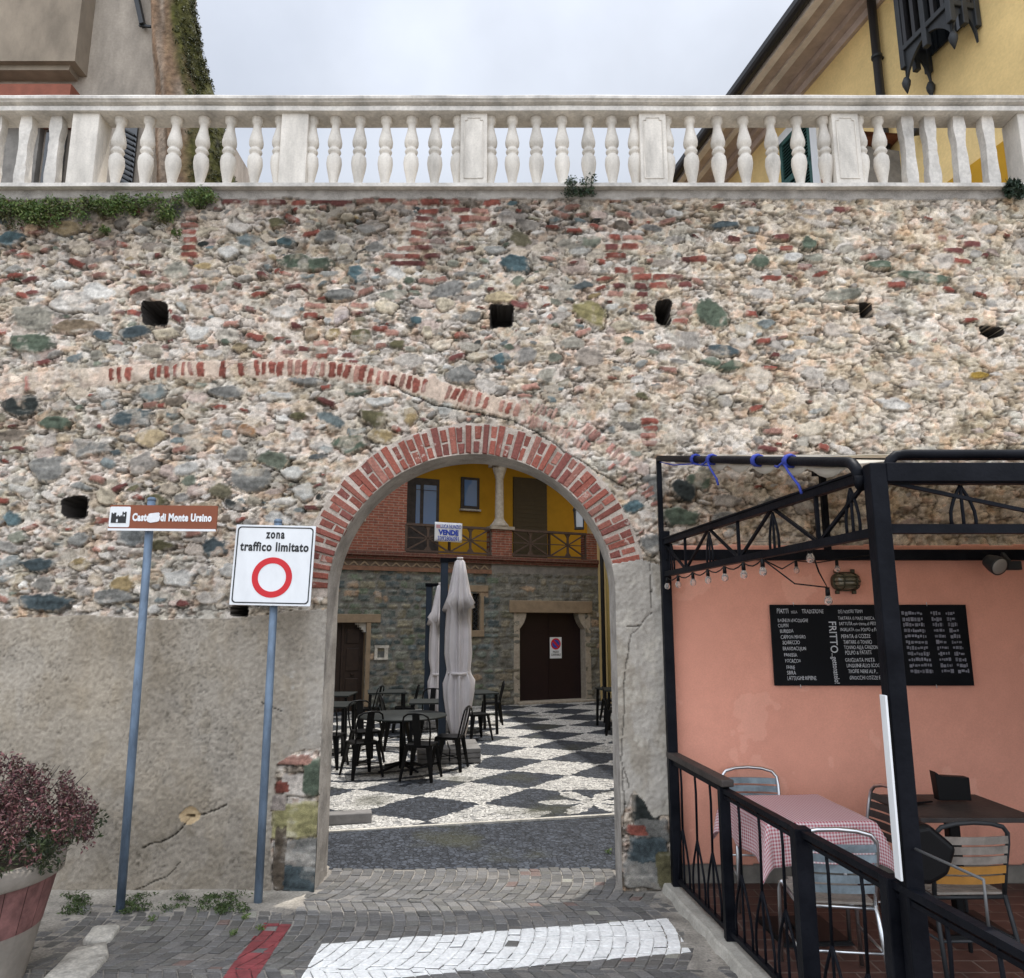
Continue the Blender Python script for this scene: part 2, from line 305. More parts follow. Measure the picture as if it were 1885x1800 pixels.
class Relief:
    def __init__(s, xs, zs, seed, warp=.02):
        s.xs = xs; s.zs = zs; s.seed = seed; s.X, s.Z = np.meshgrid(xs, zs)
        s.wx = s.X+warp*(fbm(s.X, s.Z, 9, 3, seed)-.5)*2; s.wz = s.Z+warp*(fbm(s.X, s.Z, 9, 3, seed+5)-.5)*2
        s.n1 = fbm(s.X, s.Z, 45, 3, seed+9); s.n2 = fbm(s.X, s.Z, 7, 4, seed+13)
        s.h = np.zeros_like(s.X); s.c = np.zeros(s.X.shape+(3,)); s.occ = np.zeros(s.X.shape, np.uint8)
    def win(s, cx, cz, r):
        return slice(np.searchsorted(s.xs, cx-r), np.searchsorted(s.xs, cx+r)), slice(np.searchsorted(s.zs, cz-r), np.searchsorted(s.zs, cz+r))
    def free(s, cx, cz, a, b, rot, lim=.06):
        i, j = s.win(cx, cz, max(a, b)); o = s.occ[j, i]
        if o.size == 0: return False
        ca, sa = math.cos(rot), math.sin(rot); dx = s.X[j, i]-cx; dz = s.Z[j, i]-cz
        m = ((dx*ca+dz*sa)/a)**2+((-dx*sa+dz*ca)/b)**2 < 1
        return m.any() and o[m].mean() < lim
    def stamp(s, cx, cz, a, b, rot=0, col=(.3,.3,.3), h=.02, p=2.6, edge=.18, rough=1, gap=0, mark=1, wob=.12, streak=.25, fade=1.0):
        r = max(a, b)*1.5; i, j = s.win(cx, cz, r); X = s.wx[j, i]; 
        if X.size == 0: return
        dx = X-cx; dz = s.wz[j, i]-cz; ca, sa = math.cos(rot), math.sin(rot); u = dx*ca+dz*sa; v = -dx*sa+dz*ca
        th = np.arctan2(v/b, u/a); k = R.random()*9
        if p < 5:                              # broken, angular outline: several random facets
            d = np.zeros_like(u); k0 = R.random()*6.3; nk = R.randint(5, 8)
            for q in range(nk):
                t_ = k0+6.283*(q+R.uniform(-.28,.28))/nk; d += np.maximum(0, (u/a*math.cos(t_)+v/b*math.sin(t_))/R.uniform(.74, 1.04))**9
            d = np.maximum(d**(1/9), .80*np.hypot(u/a, v/b))*(1+.10*(s.n2[j, i]-.5)+.16*(s.n1[j, i]-.5))
        else: d = (np.abs(u/a)**p+np.abs(v/b)**p)**(1/p)*(1+wob*np.sin(2*th+k)*.6+wob*np.sin(3*th+k*2)*.5+wob*.4*np.sin(5*th+k*3))
        t1, t2 = R.uniform(-.15, .15), R.uniform(-.10, .25)
        d = d*(1+.9*np.maximum(0, s.n2[j, i]-.52)*rough)                # mortar has run over parts of the face
        prof = h*(np.clip((1-d)/edge, 0, 1)**.7)*(1+t1*u/a-t2*v/b)+.010*rough*(s.n1[j, i]-.5)+.009*rough*(vn(u, v, 8, int(k*100), 38)-.5)-.002
        base = s.h[j, i]; m = (d < 1) & (prof > base-.014) & (s.occ[j, i] < 2)
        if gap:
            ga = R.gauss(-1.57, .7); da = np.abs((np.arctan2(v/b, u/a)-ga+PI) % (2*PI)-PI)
            g = (d >= 1) & (d < 1+(gap*.018/min(a, b))*np.clip(1.9-da, 0, 1)) & (s.occ[j, i] == 0); base[g] -= .030*R.uniform(.4, 1); s.c[j, i][g] *= .5  # gap, mostly below the stone, also darkened in colour as its shadow
        base[m] = np.maximum(prof, base*.3)[m]
        st = vn(u, v, 7, int(k*77), 38)
        tone = 1+.8*(s.n2[j, i]-.5)+streak*2.6*(st-.5)+.9*(s.n1[j, i]-.5)
        lic = (sm(.60, .72, s.n2[j, i]*.6+.4*st)*.35)[..., None]
        cc = np.clip(np.array(col)[None, None, :]*tone[..., None], .005, .9); cc = cc*(1-lic)+np.array((.42,.39,.34))*lic*tone[..., None]
        fade = (np.maximum(sm(.74, 1.0, d)*(.25+.75*(s.n1[j, i] > .48)), sm(.56, .64, s.n2[j, i])*.55))[..., None]*.85*fade     # mortar smeared over the rim
        cw = s.c[j, i]; cw[m] = (cc*(1-fade)+cw*fade)[m]
        s.occ[j, i][m] = np.maximum(s.occ[j, i][m], mark)
    def build_parts(s, keep, region, specs, y0, parent, snap=None, flip=1):
        """keep: cell mask, region: cell ids, specs: {id: (name, material, label)}; relief faces -Y"""
        nx = len(s.xs); nz = len(s.zs); X = s.X.copy(); Z = s.Z.copy()
        if snap is not None: X, Z = snap(X, Z)
        co = np.stack([X, y0-s.h, Z], -1).reshape(-1, 3).astype(np.float32)
        colr = np.concatenate([s.c, np.ones(s.X.shape+(1,))], -1).reshape(-1, 4).astype(np.float32)
        a = (np.arange(nz-1)[:, None]*nx+np.arange(nx-1)[None, :])
        quads = np.stack([a, a+1, a+nx+1, a+nx], -1); out = []
        for k, (name, mt, label) in specs.items():
            q = quads[keep & (region == k)].reshape(-1, 4)
            if len(q) == 0: continue
            used, inv = np.unique(q.ravel(), return_inverse=True); n = len(q)
            me = bpy.data.meshes.new(name); me.vertices.add(len(used)); me.vertices.foreach_set('co', co[used].ravel())
            me.loops.add(n*4); me.loops.foreach_set('vertex_index', inv.astype(np.int32)); me.polygons.add(n)
            me.polygons.foreach_set('loop_start', np.arange(0, n*4, 4, dtype=np.int32)); me.polygons.foreach_set('use_smooth', np.ones(n, bool))
            ca = me.color_attributes.new('Col', 'FLOAT_COLOR', 'POINT'); ca.data.foreach_set('color', colr[used].ravel())
            me.materials.append(mt); me.update(calc_edges=True); me.validate()
            o = bpy.data.objects.new(name, me); COL.objects.link(o); o.parent = parent
            if label: o['label'] = label
            out.append(o)
        return out
PAL = {'green': (.098,.120,.085), 'blue': (.080,.122,.130), 'slate': (.065,.083,.088), 'dark': (.035,.040,.037), 'olive': (.110,.098,.052),
       'ochre': (.29,.215,.11), 'cream': (.47,.40,.29), 'white': (.52,.495,.45), 'grey': (.195,.188,.170), 'brown': (.105,.082,.06),
       'red': (.25,.080,.058), 'wine': (.155,.058,.050), 'pinkb': (.36,.195,.15)}

# ---- the big wall
TOPZ = W(940, 349)[1]; BASEZ = -.06
ACX, ACZ = W(868, 1094); AR = 1.175
JL = ACX-AR; JR = ACX+AR
PKX = W(1236, 1300)[0]; PKZ = W(1400, 1003)[1]
xs = np.concatenate([np.arange(-11, -6.2, .06), np.arange(-6.2, 6.2, .0096), np.arange(6.2, 12.0, .06)]); zs = np.arange(BASEZ, TOPZ, .0096)
zs[-1] = TOPZ
rw = Relief(xs, zs, 3)
X, Z = rw.X, rw.Z
big = fbm(X, Z, .9, 4, 77); mid = fbm(X, Z, 3, 4, 91); f8 = fbm(X, Z, 11, 4, 31); f40 = rw.n1
mort = np.array((.64,.55,.465)); warm = np.array((.64,.54,.42)); gry = np.array((.53,.485,.43)); wht = np.array((.70,.635,.56))
t = sm(.42, .72, big)[..., None]; rightness = sm(.6, 2.6, X)[..., None]
c = mort*(1-t*.5)+gry*t*.5; c = c*(1-.7*rightness)+warm*.7*rightness
wz = (sm(.52, .68, mid)*.6)[..., None]; c = c*(1-wz)+wht*wz
c = c*(1+.5*(f8-.5)+.6*(f40-.5))[..., None]
for f_, sd_, tint in ((6, 81, (.78,.72,.62)), (10, 82, (1.12,1.08,1.0)), (4, 83, (.80,.83,.80)), (13, 84, (1.05,.89,.81)), (18, 85, (.72,.70,.66))):     # limewash, dust, rust and algae mottling
    q_ = (sm(.54, .66, fbm(X, Z*1.2, f_, 4, sd_))*.75)[..., None]; c = c*(1-q_)+c*np.array(tint)*q_
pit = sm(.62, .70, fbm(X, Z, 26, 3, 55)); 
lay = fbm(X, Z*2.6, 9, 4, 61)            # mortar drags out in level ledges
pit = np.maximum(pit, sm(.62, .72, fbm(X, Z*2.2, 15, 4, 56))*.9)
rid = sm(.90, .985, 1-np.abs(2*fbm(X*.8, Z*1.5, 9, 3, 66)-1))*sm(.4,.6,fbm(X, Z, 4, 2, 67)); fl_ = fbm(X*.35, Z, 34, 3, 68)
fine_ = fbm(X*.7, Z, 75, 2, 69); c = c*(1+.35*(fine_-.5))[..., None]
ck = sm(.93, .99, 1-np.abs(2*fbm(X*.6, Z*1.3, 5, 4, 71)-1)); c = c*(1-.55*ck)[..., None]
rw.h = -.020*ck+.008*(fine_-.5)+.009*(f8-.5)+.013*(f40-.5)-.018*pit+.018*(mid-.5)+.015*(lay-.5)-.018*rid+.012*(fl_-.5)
c *= ((1-.38*pit)*(1-.55*rid)*(1+.35*(fl_-.5)))[..., None]*(1+.35*(lay-.5))[..., None]  # shade of pits and crevices deepened in the colour
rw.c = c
# regions (per vertex first)
def polyedge(pts, x): px, pz = zip(*[W(*p) for p in pts]); return np.interp(x, px, pz)
edge_z = polyedge([(0,1140),(150,1132),(300,1140),(420,1138),(500,1130),(600,1120)], X)+.03*(fbm(X, Z, 6, 3, 12)-.5)
pl_l = (Z < edge_z) & (X < JL+.02)
pierz = polyedge([(1125,1038),(1180,1030),(1240,1048)], X)+.02*(fbm(X, Z, 9, 2, 14)-.5)
pl_r = (Z < pierz) & (X > JR-.02) & (X < PKX)
pink = (X >= PKX) & (Z < PKZ+.012*(fbm(X, Z, 5, 3, 15)-.5))
def poly(pts):                           # point-in-polygon on the grid, pixel corner list
    q = [W(*p) for p in pts]; ins = np.zeros(X.shape, bool); xw = rw.wx; zw = rw.wz
    for (x0, z0), (x1, z1) in zip(q, q[1:]+q[:1]):
        cnd = ((z0 > zw) != (z1 > zw)); ins ^= cnd & (xw < (x1-x0)*(zw-z0)/(z1-z0+1e-12)+x0)
    return ins
ex_l = poly([(510,1408),(545,1385),(600,1372),(600,1660),(500,1660),(498,1500)])
ex_r = poly([(1145,1500),(1168,1455),(1190,1480),(1200,1500),(1236,1500),(1236,1660),(1140,1660)])
mask_pl = (pl_l & ~ex_l) | (pl_r & ~ex_r) | pink
rw.occ[mask_pl] = 3                       # stones are not laid under the plaster coats
open_ = ((X-ACX)**2+(Z-ACZ)**2 < (AR-.03)**2) & (Z >= ACZ) | ((np.abs(X-ACX) < AR-.03) & (Z < ACZ))
rw.occ[open_] = 3
ringm = ((X-ACX)**2+(Z-ACZ)**2 < (AR+.27)**2) & (Z > ACZ-.02)
rcol = np.array((.50,.425,.36)); rw.c[ringm] = rcol*(1+.5*(f8[ringm]-.5)+.4*(f40[ringm]-.5))[:, None]; rw.h[ringm] = .008*(f8[ringm]-.5)+.006*(f40[ringm]-.5)
rw.occ[ringm] = 3
def px(x, y, w, hp, col, rot=0, **k):      # a stone at its surveyed place (photo pixels)
    cx, cz = W(x, y); s = (W(x+50, y)[0]-W(x-50, y)[0])/100
    rw.stamp(cx, cz, w*s/2, hp*s/2, rad(rot), PAL[col] if isinstance(col, str) else col, **k)
def brick(x, y, w=38, h=12, rot=0, col=None, **k):
    base = np.array(PAL[col or R.choice(['red','red','wine','pinkb'])])*R.uniform(.8, 1.25)
    px(x, y, w, h, tuple(base), rot, h=k.pop('hh', .014), p=6, edge=.25, wob=.05, streak=.05, fade=k.pop('fade', .6), **k)
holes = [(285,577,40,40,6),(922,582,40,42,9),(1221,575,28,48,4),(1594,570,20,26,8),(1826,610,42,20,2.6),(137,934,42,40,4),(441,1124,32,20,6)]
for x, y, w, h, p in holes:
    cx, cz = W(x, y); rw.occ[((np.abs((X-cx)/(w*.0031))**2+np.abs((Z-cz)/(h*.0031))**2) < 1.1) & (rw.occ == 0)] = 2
# relieving arch: low curve of soldier bricks in pale mortar
path = [(-60,712),(100,700),(215,690),(330,681),(450,677),(540,676),(620,681),(690,692),(760,706),(830,724),(900,743),(960,757)]
q = [W(*p) for p in path]
dd = np.full(X.shape, 9.0)
for (x0, z0), (x1, z1) in zip(q, q[1:]):
    tt = np.clip(((X-x0)*(x1-x0)+(Z-z0)*(z1-z0))/((x1-x0)**2+(z1-z0)**2), 0, 1)
    dd = np.minimum(dd, np.hypot(X-x0-tt*(x1-x0), Z-z0-tt*(z1-z0)))
bm_ = (dd+.05*(f8-.5)+.03*(f40-.5) < .082) & (rw.occ == 0); kk = sm(.3,.55,mid[bm_])[:, None]*.75+.2; rw.c[bm_] = rw.c[bm_]*(1-kk)+kk*np.array((.60,.47,.37))*(1+.7*(f8[bm_]-.5)+.6*(f40[bm_]-.5))[:, None]; rw.h[bm_] = .005+.012*(f8[bm_]-.5)+.010*(f40[bm_]-.5)
L = 0
for (x0, y0), (x1, y1) in zip(path, path[1:]):
    n_ = int(math.hypot(x1-x0, y1-y0)/13.5)
    for k in range(n_):
        a = (k+R.uniform(.3, .7))/n_; x = x0+(x1-x0)*a; y = y0+(y1-y0)*a; sl_ = math.degrees(math.atan2(-(y1-y0), x1-x0))
        pr = .62 if x < 480 else .95
        if 205 < x < 320: pr = .85
        if x < 205: pr = .08
        if 790 < x < 812: pr = 0
        if R.random() < pr: brick(x, y+R.uniform(-2,2), R.uniform(24,34), R.uniform(8,12.5), sl_+90+R.uniform(-5,5), col=R.choice(['red','red','red','pinkb']), mark=2, hh=.028, fade=.25)
        else: pass
rw.occ[bm_ & (rw.occ == 0)] = 2
# faded outer ring of the arch on its right shoulder
band = (np.hypot(X-ACX-.05, Z-ACZ) > AR+.27) & (np.hypot(X-ACX-.10, Z-ACZ) < AR+.53) & (X > ACX+.33) & (Z > ACZ+.55) & (X < ACX+1.15)
for k in range(34):
    a = rad(78-k*1.55+R.uniform(-.3,.3)); rr = AR+.30
    for seg in (0, 1):
        if R.random() < .62:
            r2 = rr+.06+.12*seg; cx, cz = ACX+.06+r2*math.cos(a), ACZ+r2*math.sin(a)
            base = np.array(PAL[R.choice(['red','pinkb','pinkb'])])*R.uniform(.9, 1.4); base = base*.75+np.array(mort)*.2*R.uniform(.6,1.2)
            rw.stamp(cx, cz, R.uniform(.035,.062), .017, a, tuple(base), h=.020, p=6, edge=.25, wob=.08, mark=2, fade=.4)
rw.occ[band & (rw.occ == 0)] = 2
# brick coursing that shows in the photograph
for x in range(430, 950, 40): 
    if R.random() < .9: brick(x+R.uniform(-5,5), 372+R.uniform(-2,2), R.uniform(30,44), 11, R.uniform(-2,2))
for y, xs_ in [(357,(800,845,885)),(388,(790,850,888)),(402,(782,815,858,885)),(415,(770,800,860)),(430,(775,810)),(444,(770,800)),(457,(745,780)),(472,(725,760,795)),(486,(735,770))]:
    for x in xs_: brick(x+R.uniform(-4,4), y, R.uniform(28,42), 11, 0, col=R.choice(['red','wine','pinkb','wine']))
for y in (400, 414, 427, 441, 455, 468): brick(350+R.uniform(-3,3), y, R.uniform(24,34), 11)
for y, xs_ in [(437,(1130,1165)),(455,(1128,1160)),(470,(1133,)),(498,(1140,1175)),(510,(1185,1220,1245)),(525,(1140,1180,1215,1260)),(540,(1135,1185)),(478,(1270,1290))]:
    for x in xs_: brick(x+R.uniform(-4,4), y, R.uniform(22,40), 12, R.uniform(-3,3))
for y in (775, 789, 802, 815): brick(1193+R.uniform(-3,3), y, 34, 11)
for x in (222, 245, 262, 305): brick(x, 577+R.uniform(-8,10), 22, 11)
for x in (1245, 1260, 1275): brick(x, 575+R.uniform(-22,22), 30, 12)
for x, y in ((1180,565),(1190,586),(1265,560),(1255,590),(955,560),(958,610),(1480,490),(1420,510),(1447,455),(1735,440),(1755,460),(1790,450),(1770,480),(1540,345),(1545,385),(610,645),(640,653),(590,655),(560,642),(650,668),(530,648),(660,562),(580,563),(700,605),(720,612),(590,632)): brick(x, y, R.uniform(20,40), R.uniform(9,14), R.uniform(-8,8))
KEY = [(553,484,116,46,'green',-3),(527,445,50,26,'blue',0),(602,436,58,30,'grey',0),(660,505,44,40,'blue',-5),(307,614,56,26,'cream',0),(363,610,54,44,'white',0),(243,612,66,34,'slate',10),
 (625,542,60,26,'grey',0),(575,612,28,36,'olive',40),(612,616,36,34,'ochre',0),(662,620,46,42,'olive',0),(628,578,35,35,(.50,.42,.39),0),(922,548,70,26,(.50,.40,.25),0),(945,485,66,42,'blue',-15),
 (1085,575,76,46,(.27,.23,.11),-20),(1310,580,56,92,'green',60),(1145,602,44,26,'cream',0),(1333,645,84,22,'slate',0),(1310,665,46,24,'green',-15),(1350,672,52,22,'green',10),(1398,480,44,30,'green',0),(1330,415,70,20,'slate',5),
 (1240,393,40,16,'white',0),(1460,475,46,26,'white',10),(1488,448,38,28,'green',0),(1620,488,50,22,'green',0),(1700,512,120,26,'green',-5),(1362,478,26,26,'white',0),(245,770,76,46,'slate',8),(460,880,90,68,'grey',0),
 (550,765,40,20,'olive',0),(687,770,60,34,'olive',-20),(755,765,34,40,'ochre',0),(700,803,58,36,'ochre',-10),(640,815,70,36,'green',0),(335,790,60,32,'grey',0),(455,792,46,28,(.34,.19,.10),-8),(90,860,90,56,'grey',5),(40,745,80,50,'dark',5),
 (160,825,80,40,'grey',0),(100,780,70,30,'green',0),(60,630,90,50,'green',0),(140,600,110,36,(.20,.15,.10),0),(20,440,60,40,'blue',0),(420,465,44,30,'white',0),(510,410,34,22,'olive',0),(640,400,34,26,'cream',0),(635,458,30,28,'cream',0),
 (1800,690,44,18,(.42,.27,.06),5),(1290,880,60,50,'green',15),(1262,900,60,44,'dark',-20),(1250,950,70,46,'green',0),(1340,960,60,40,'grey',0),(1420,930,60,30,'grey',0),(150,1040,60,30,'ochre',5),(70,1040,70,26,'slate',0),(225,1075,44,40,'ochre',0),
 (205,1100,90,30,'grey',0),(80,1110,110,34,'slate',0),(285,920,44,30,'olive',0),(395,1010,60,44,'slate',10),(300,1005,56,26,'olive',-5),(330,1065,60,36,'white',0),(540,870,50,34,'white',0),(560,905,44,40,'white',0),(425,1050,60,30,'white',0),(1200,1000,50,50,'grey',0),(1210,900,50,60,'grey',0),
 (510,730,70,22,'white',0),(300,690,60,16,'grey',0),(880,655,40,24,'cream',0),(925,660,44,28,'blue',10),(850,690,60,40,'grey',0),(785,610,30,30,'cream',0),(765,590,30,20,'blue',0),(560,700,80,20,'grey',0),(420,720,80,30,'grey',0),(700,740,60,20,'white',0)]
for x, y, w, h, col, rot in KEY:
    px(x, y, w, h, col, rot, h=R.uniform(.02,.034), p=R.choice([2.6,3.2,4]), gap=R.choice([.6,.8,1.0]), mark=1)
# exposed stones at the foot of both jambs
for x, y, w, h, col in [(545,1510,84,58,(.30,.27,.13)),(548,1575,80,60,'grey'),(552,1618,70,44,'slate'),(516,1580,22,110,'brown'),(548,1445,50,34,(.50,.44,.38)),(575,1430,30,60,'green'),(520,1448,26,18,'red'),(540,1400,60,16,'pinkb'),(512,1476,24,26,(.45,.38,.33)),
   (1190,1492,44,50,'dark'),(1200,1530,60,40,'grey'),(1172,1528,34,16,'red'),(1195,1565,70,44,'slate'),(1190,1610,80,46,'grey'),(1225,1600,30,60,'olive')]:
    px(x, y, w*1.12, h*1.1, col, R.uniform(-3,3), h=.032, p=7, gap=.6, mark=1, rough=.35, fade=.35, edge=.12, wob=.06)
for _ in range(1100):                     # faces almost lost under the mortar
    a = R.uniform(.035, .13); x = R.uniform(-6.2, 6.2); z = R.uniform(1.9, TOPZ-.1); kq = R.choice(['grey','green','slate','cream','ochre','brown','white','olive','wine'])
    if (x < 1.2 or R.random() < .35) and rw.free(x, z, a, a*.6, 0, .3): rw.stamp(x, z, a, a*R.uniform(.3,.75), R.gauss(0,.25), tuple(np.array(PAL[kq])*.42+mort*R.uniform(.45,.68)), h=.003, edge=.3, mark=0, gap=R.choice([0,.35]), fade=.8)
# random rubble, big to small
patch = fbm(X, Z, 1.3, 3, 510)
def dens(x, z):
    i = min(len(xs)-1, np.searchsorted(xs, x)); j = min(len(zs)-1, np.searchsorted(zs, z)); d = .35+.65*float(sm(.42, .60, patch[j, i]))
    if z > 4.9: d = min(1, d+.35)
    d *= .82
    if x > 1.3: d *= .62
    if x > 2.7: d *= .5 if z > 4.7 else .10
    if x > ACX+.9 and z < ACZ+AR+.5 and x < 1.6: d *= .5
    if -2.6 < x < -1.0 and 3.6 < z < 4.1: d *= .55
    return d
for size, tries in ((.14, 250), (.105, 640), (.075, 1750), (.05, 3000), (.034, 3300), (.023, 2800)):
    for _ in range(tries):
        x = R.uniform(-6.2, 6.2); z = R.uniform(1.9, TOPZ-.10)
        if R.random() > dens(x, z): continue
        a = size*R.uniform(.75, 1.3)*1.15; b = a*R.uniform(.30, .72); rot = R.gauss(0, .22)
        if not rw.free(x, z, a*1.08, b*1.12, rot): continue
        k = R.random(); hi = z > 4.6
        if k < (.24 if hi else .17):
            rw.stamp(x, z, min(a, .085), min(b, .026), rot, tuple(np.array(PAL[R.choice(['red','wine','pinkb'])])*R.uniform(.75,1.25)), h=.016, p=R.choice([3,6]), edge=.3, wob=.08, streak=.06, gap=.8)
            continue
        col = R.choices(['green','blue','slate','dark','olive','ochre','cream','white','grey','brown'], (20,16,10,7 if x < 1.5 else 3,10,6,11,14,22,5))[0]
        if x > 1.5 and R.random() < .45: col = R.choice(['white','cream','grey','grey'])
        colr = np.array(PAL[col])*R.uniform(.75, 1.3); mixm = R.uniform(0, .45) if x < 1.4 else R.uniform(.2, .6); colr = colr*(1-mixm)+np.array(mort)*mixm
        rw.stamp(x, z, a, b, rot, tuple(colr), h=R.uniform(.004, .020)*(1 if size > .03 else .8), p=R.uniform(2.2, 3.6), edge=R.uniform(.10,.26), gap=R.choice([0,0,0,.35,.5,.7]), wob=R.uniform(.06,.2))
# far ends: plain
# grime under the coping and down streaks (stains with a shape of their own)
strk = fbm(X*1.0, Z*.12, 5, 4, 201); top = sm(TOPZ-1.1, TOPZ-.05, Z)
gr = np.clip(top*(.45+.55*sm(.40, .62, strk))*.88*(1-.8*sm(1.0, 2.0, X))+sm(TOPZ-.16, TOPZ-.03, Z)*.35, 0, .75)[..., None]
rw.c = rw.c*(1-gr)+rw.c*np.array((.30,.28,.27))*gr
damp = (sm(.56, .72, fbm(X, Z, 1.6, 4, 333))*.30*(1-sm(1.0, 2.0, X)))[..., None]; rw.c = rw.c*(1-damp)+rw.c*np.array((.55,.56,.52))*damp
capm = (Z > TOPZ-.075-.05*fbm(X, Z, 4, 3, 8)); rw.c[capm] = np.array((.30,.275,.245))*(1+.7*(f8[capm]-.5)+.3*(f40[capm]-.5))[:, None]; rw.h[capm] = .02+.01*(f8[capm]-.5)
# plaster coats
pn = fbm(X, Z, 2.2, 5, 401); grain = fbm(X, Z, 60, 2, 402)
m_ = pl_l & ~ex_l
spk = sm(.70, .78, vn(X, Z, 70, 409))*sm(.45,.6,fbm(X,Z,5,3,408)); base = np.array((.35,.308,.252))*(1+.55*(pn-.5)+.45*(f40-.5)+.35*(grain-.5)-.25*spk)[..., None]
for sd_, f_, k_, tint in ((441, 1.5, .5, (.80,.77,.72)), (442, 3.0, .45, (1.13,1.10,1.05)), (443, 7.0, .35, (.82,.78,.70))): q_ = (sm(.52, .64, fbm(X, Z*.7, f_, 4, sd_))*k_)[..., None]; base = base*(1-q_)+base*np.array(tint)*q_
drip = (sm(.56, .70, fbm(X, Z*.08, 7, 3, 444))*sm(.9, 2.2, Z)*.35)[..., None]; base = base*(1-drip)+base*np.array((.70,.66,.60))*drip
low = (sm(.75, .05, Z+.5*(pn-.5)+.15*(f8-.5))*.5)[..., None]; base = base*(1-low)+base*np.array((.62,.60,.57))*low
wtc = (sm(.55, .62, fbm(X, Z, 6, 4, 415))*sm(JL-.38, JL-.22, X)*sm(1.0, 1.3, Z)*(1-sm(1.45, 1.75, Z)))[..., None]; base = base*(1-wtc)+np.array((.52,.49,.44))*wtc
lj = (sm(JL-.25, JL-.05, X)*.35)[..., None]; base = base*(1-lj)+np.array((.40,.375,.34))*lj*(1+.4*(f8-.5))[..., None]
rw.c[m_] = base[m_]; rw.h[m_] = (.010+.010*(fbm(X, Z, 24, 3, 403)-.5)+.007*(grain-.5)+.006*(f40-.5)+.012*(pn-.5)-.004*spk)[m_]
m_ = pl_r & ~ex_r
base = np.array((.42,.385,.335))*(1+.55*(fbm(X, Z, 4, 5, 404)-.5)+.25*(f40-.5)+.2*(grain-.5))[..., None]
stn = sm(.52, .66, fbm(X, Z*.5, 5, 4, 431))[..., None]*.45; base = base*(1-stn)+base*np.array((.66,.60,.50))*stn; stn = sm(.60, .68, fbm(X, Z, 9, 4, 432))[..., None]*.6; base = base*(1-stn)+np.array((.50,.46,.39))*stn*(1+.6*(f40-.5))[..., None]; stn = (sm(1.1, .1, Z+.5*(pn-.5))*.4)[..., None]; base = base*(1-stn)+base*np.array((.55,.53,.48))*stn
rw.c[m_] = base[m_]; rw.h[m_] = (.014+.010*(f40-.5)+.008*(fbm(X, Z, 20, 3, 405)-.5)+.006*(grain-.5)+.02*(fbm(X, Z, 4, 3, 406)-.5))[m_]
rw.c[ex_l | ex_r] *= .9
pst = sm(.55,.7,fbm(X, Z*.25, 4, 4, 421))*sm(.9,.2,Z)*.22; base = np.array((.80,.375,.27))*(1+.22*(fbm(X, Z, 1.5, 5, 411)-.5)+.09*(f8-.5)-pst-.25*sm(.5,.15,Z)*fbm(X,Z,5,3,422))[..., None]
rw.c[pink] = base[pink]; rw.h[pink] = (.02+.012*(fbm(X, Z, 2.0, 4, 412)-.5)+.002*(f8-.5))[pink]
scr = pink & (sm(.60, .75, fbm(X, Z, 2.6, 4, 418)) > .55); rw.c[scr] *= np.array((1.06,1.12,1.14))
def crack(pts, w=.006, dep=.014, dark=.25):
    q = [W(*p) for p in pts]
    for (x0, z0), (x1, z1) in zip(q, q[1:]):
        i, j = rw.win((x0+x1)/2, (z0+z1)/2, math.hypot(x1-x0, z1-z0)/2+.05); XX = rw.wx[j, i]; ZZ = rw.wz[j, i]
        if XX.size == 0: continue
        tt = np.clip(((XX-x0)*(x1-x0)+(ZZ-z0)*(z1-z0))/((x1-x0)**2+(z1-z0)**2+1e-9), 0, 1); d = np.hypot(XX-x0-tt*(x1-x0), ZZ-z0-tt*(z1-z0))
        mm = d < w*(.6+.8*rw.n1[j, i]); rw.h[j, i][mm] -= dep; rw.c[j, i][mm] *= dark
crack([(262,1560),(300,1548),(328,1530),(345,1508)]); crack([(365,1498),(395,1490),(418,1482)]); crack([(1195,1040),(1200,1090),(1197,1130),(1165,1165),(1155,1195),(1150,1260),(1148,1330),(1142,1400),(1160,1450)], .0045, .012, .45)
crack([(1178,1150),(1155,1152)]); crack([(1145,1420),(1150,1480),(1146,1540)], .006, .012, .45); crack([(250,1640),(310,1610),(330,1590)], .004); crack([(480,1290),(520,1310)], .003)
crack([(930,770),(980,790),(1040,830),(1100,870),(1160,900)], .006, .02); crack([(710,705),(760,728),(800,745),(880,760),(930,772)], .008, .03)
pass
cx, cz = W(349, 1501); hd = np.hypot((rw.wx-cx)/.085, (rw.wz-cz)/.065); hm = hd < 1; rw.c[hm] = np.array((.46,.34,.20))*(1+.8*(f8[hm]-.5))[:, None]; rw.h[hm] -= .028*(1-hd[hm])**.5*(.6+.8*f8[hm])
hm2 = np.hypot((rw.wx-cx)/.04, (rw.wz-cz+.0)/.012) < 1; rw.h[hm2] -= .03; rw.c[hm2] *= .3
rub_ = ~mask_pl & ~ringm; rw.h[rub_] *= .68                # weathered nearly flush
# putlog holes
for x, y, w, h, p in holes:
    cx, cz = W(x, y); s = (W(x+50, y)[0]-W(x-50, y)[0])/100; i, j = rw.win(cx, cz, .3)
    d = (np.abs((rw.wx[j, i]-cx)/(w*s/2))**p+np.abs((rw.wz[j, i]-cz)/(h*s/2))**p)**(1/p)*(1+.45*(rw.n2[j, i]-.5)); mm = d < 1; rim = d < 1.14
    rw.h[j, i][mm] = -.34; rw.c[j, i][rim] = np.array((.035,.030,.026))  # near-black painted inside and on the rim to deepen the hole's shade
# skirting stone under the pink plaster
sk = pink & (Z < .19+.012*(fbm(X, Z, 5, 2, 19)-.5)); rw.c[sk] = np.array((.20,.185,.16))*(1+.8*(f8[sk]-.5))[:, None]; rw.h[sk] = .008+.012*(f8[sk]-.5)
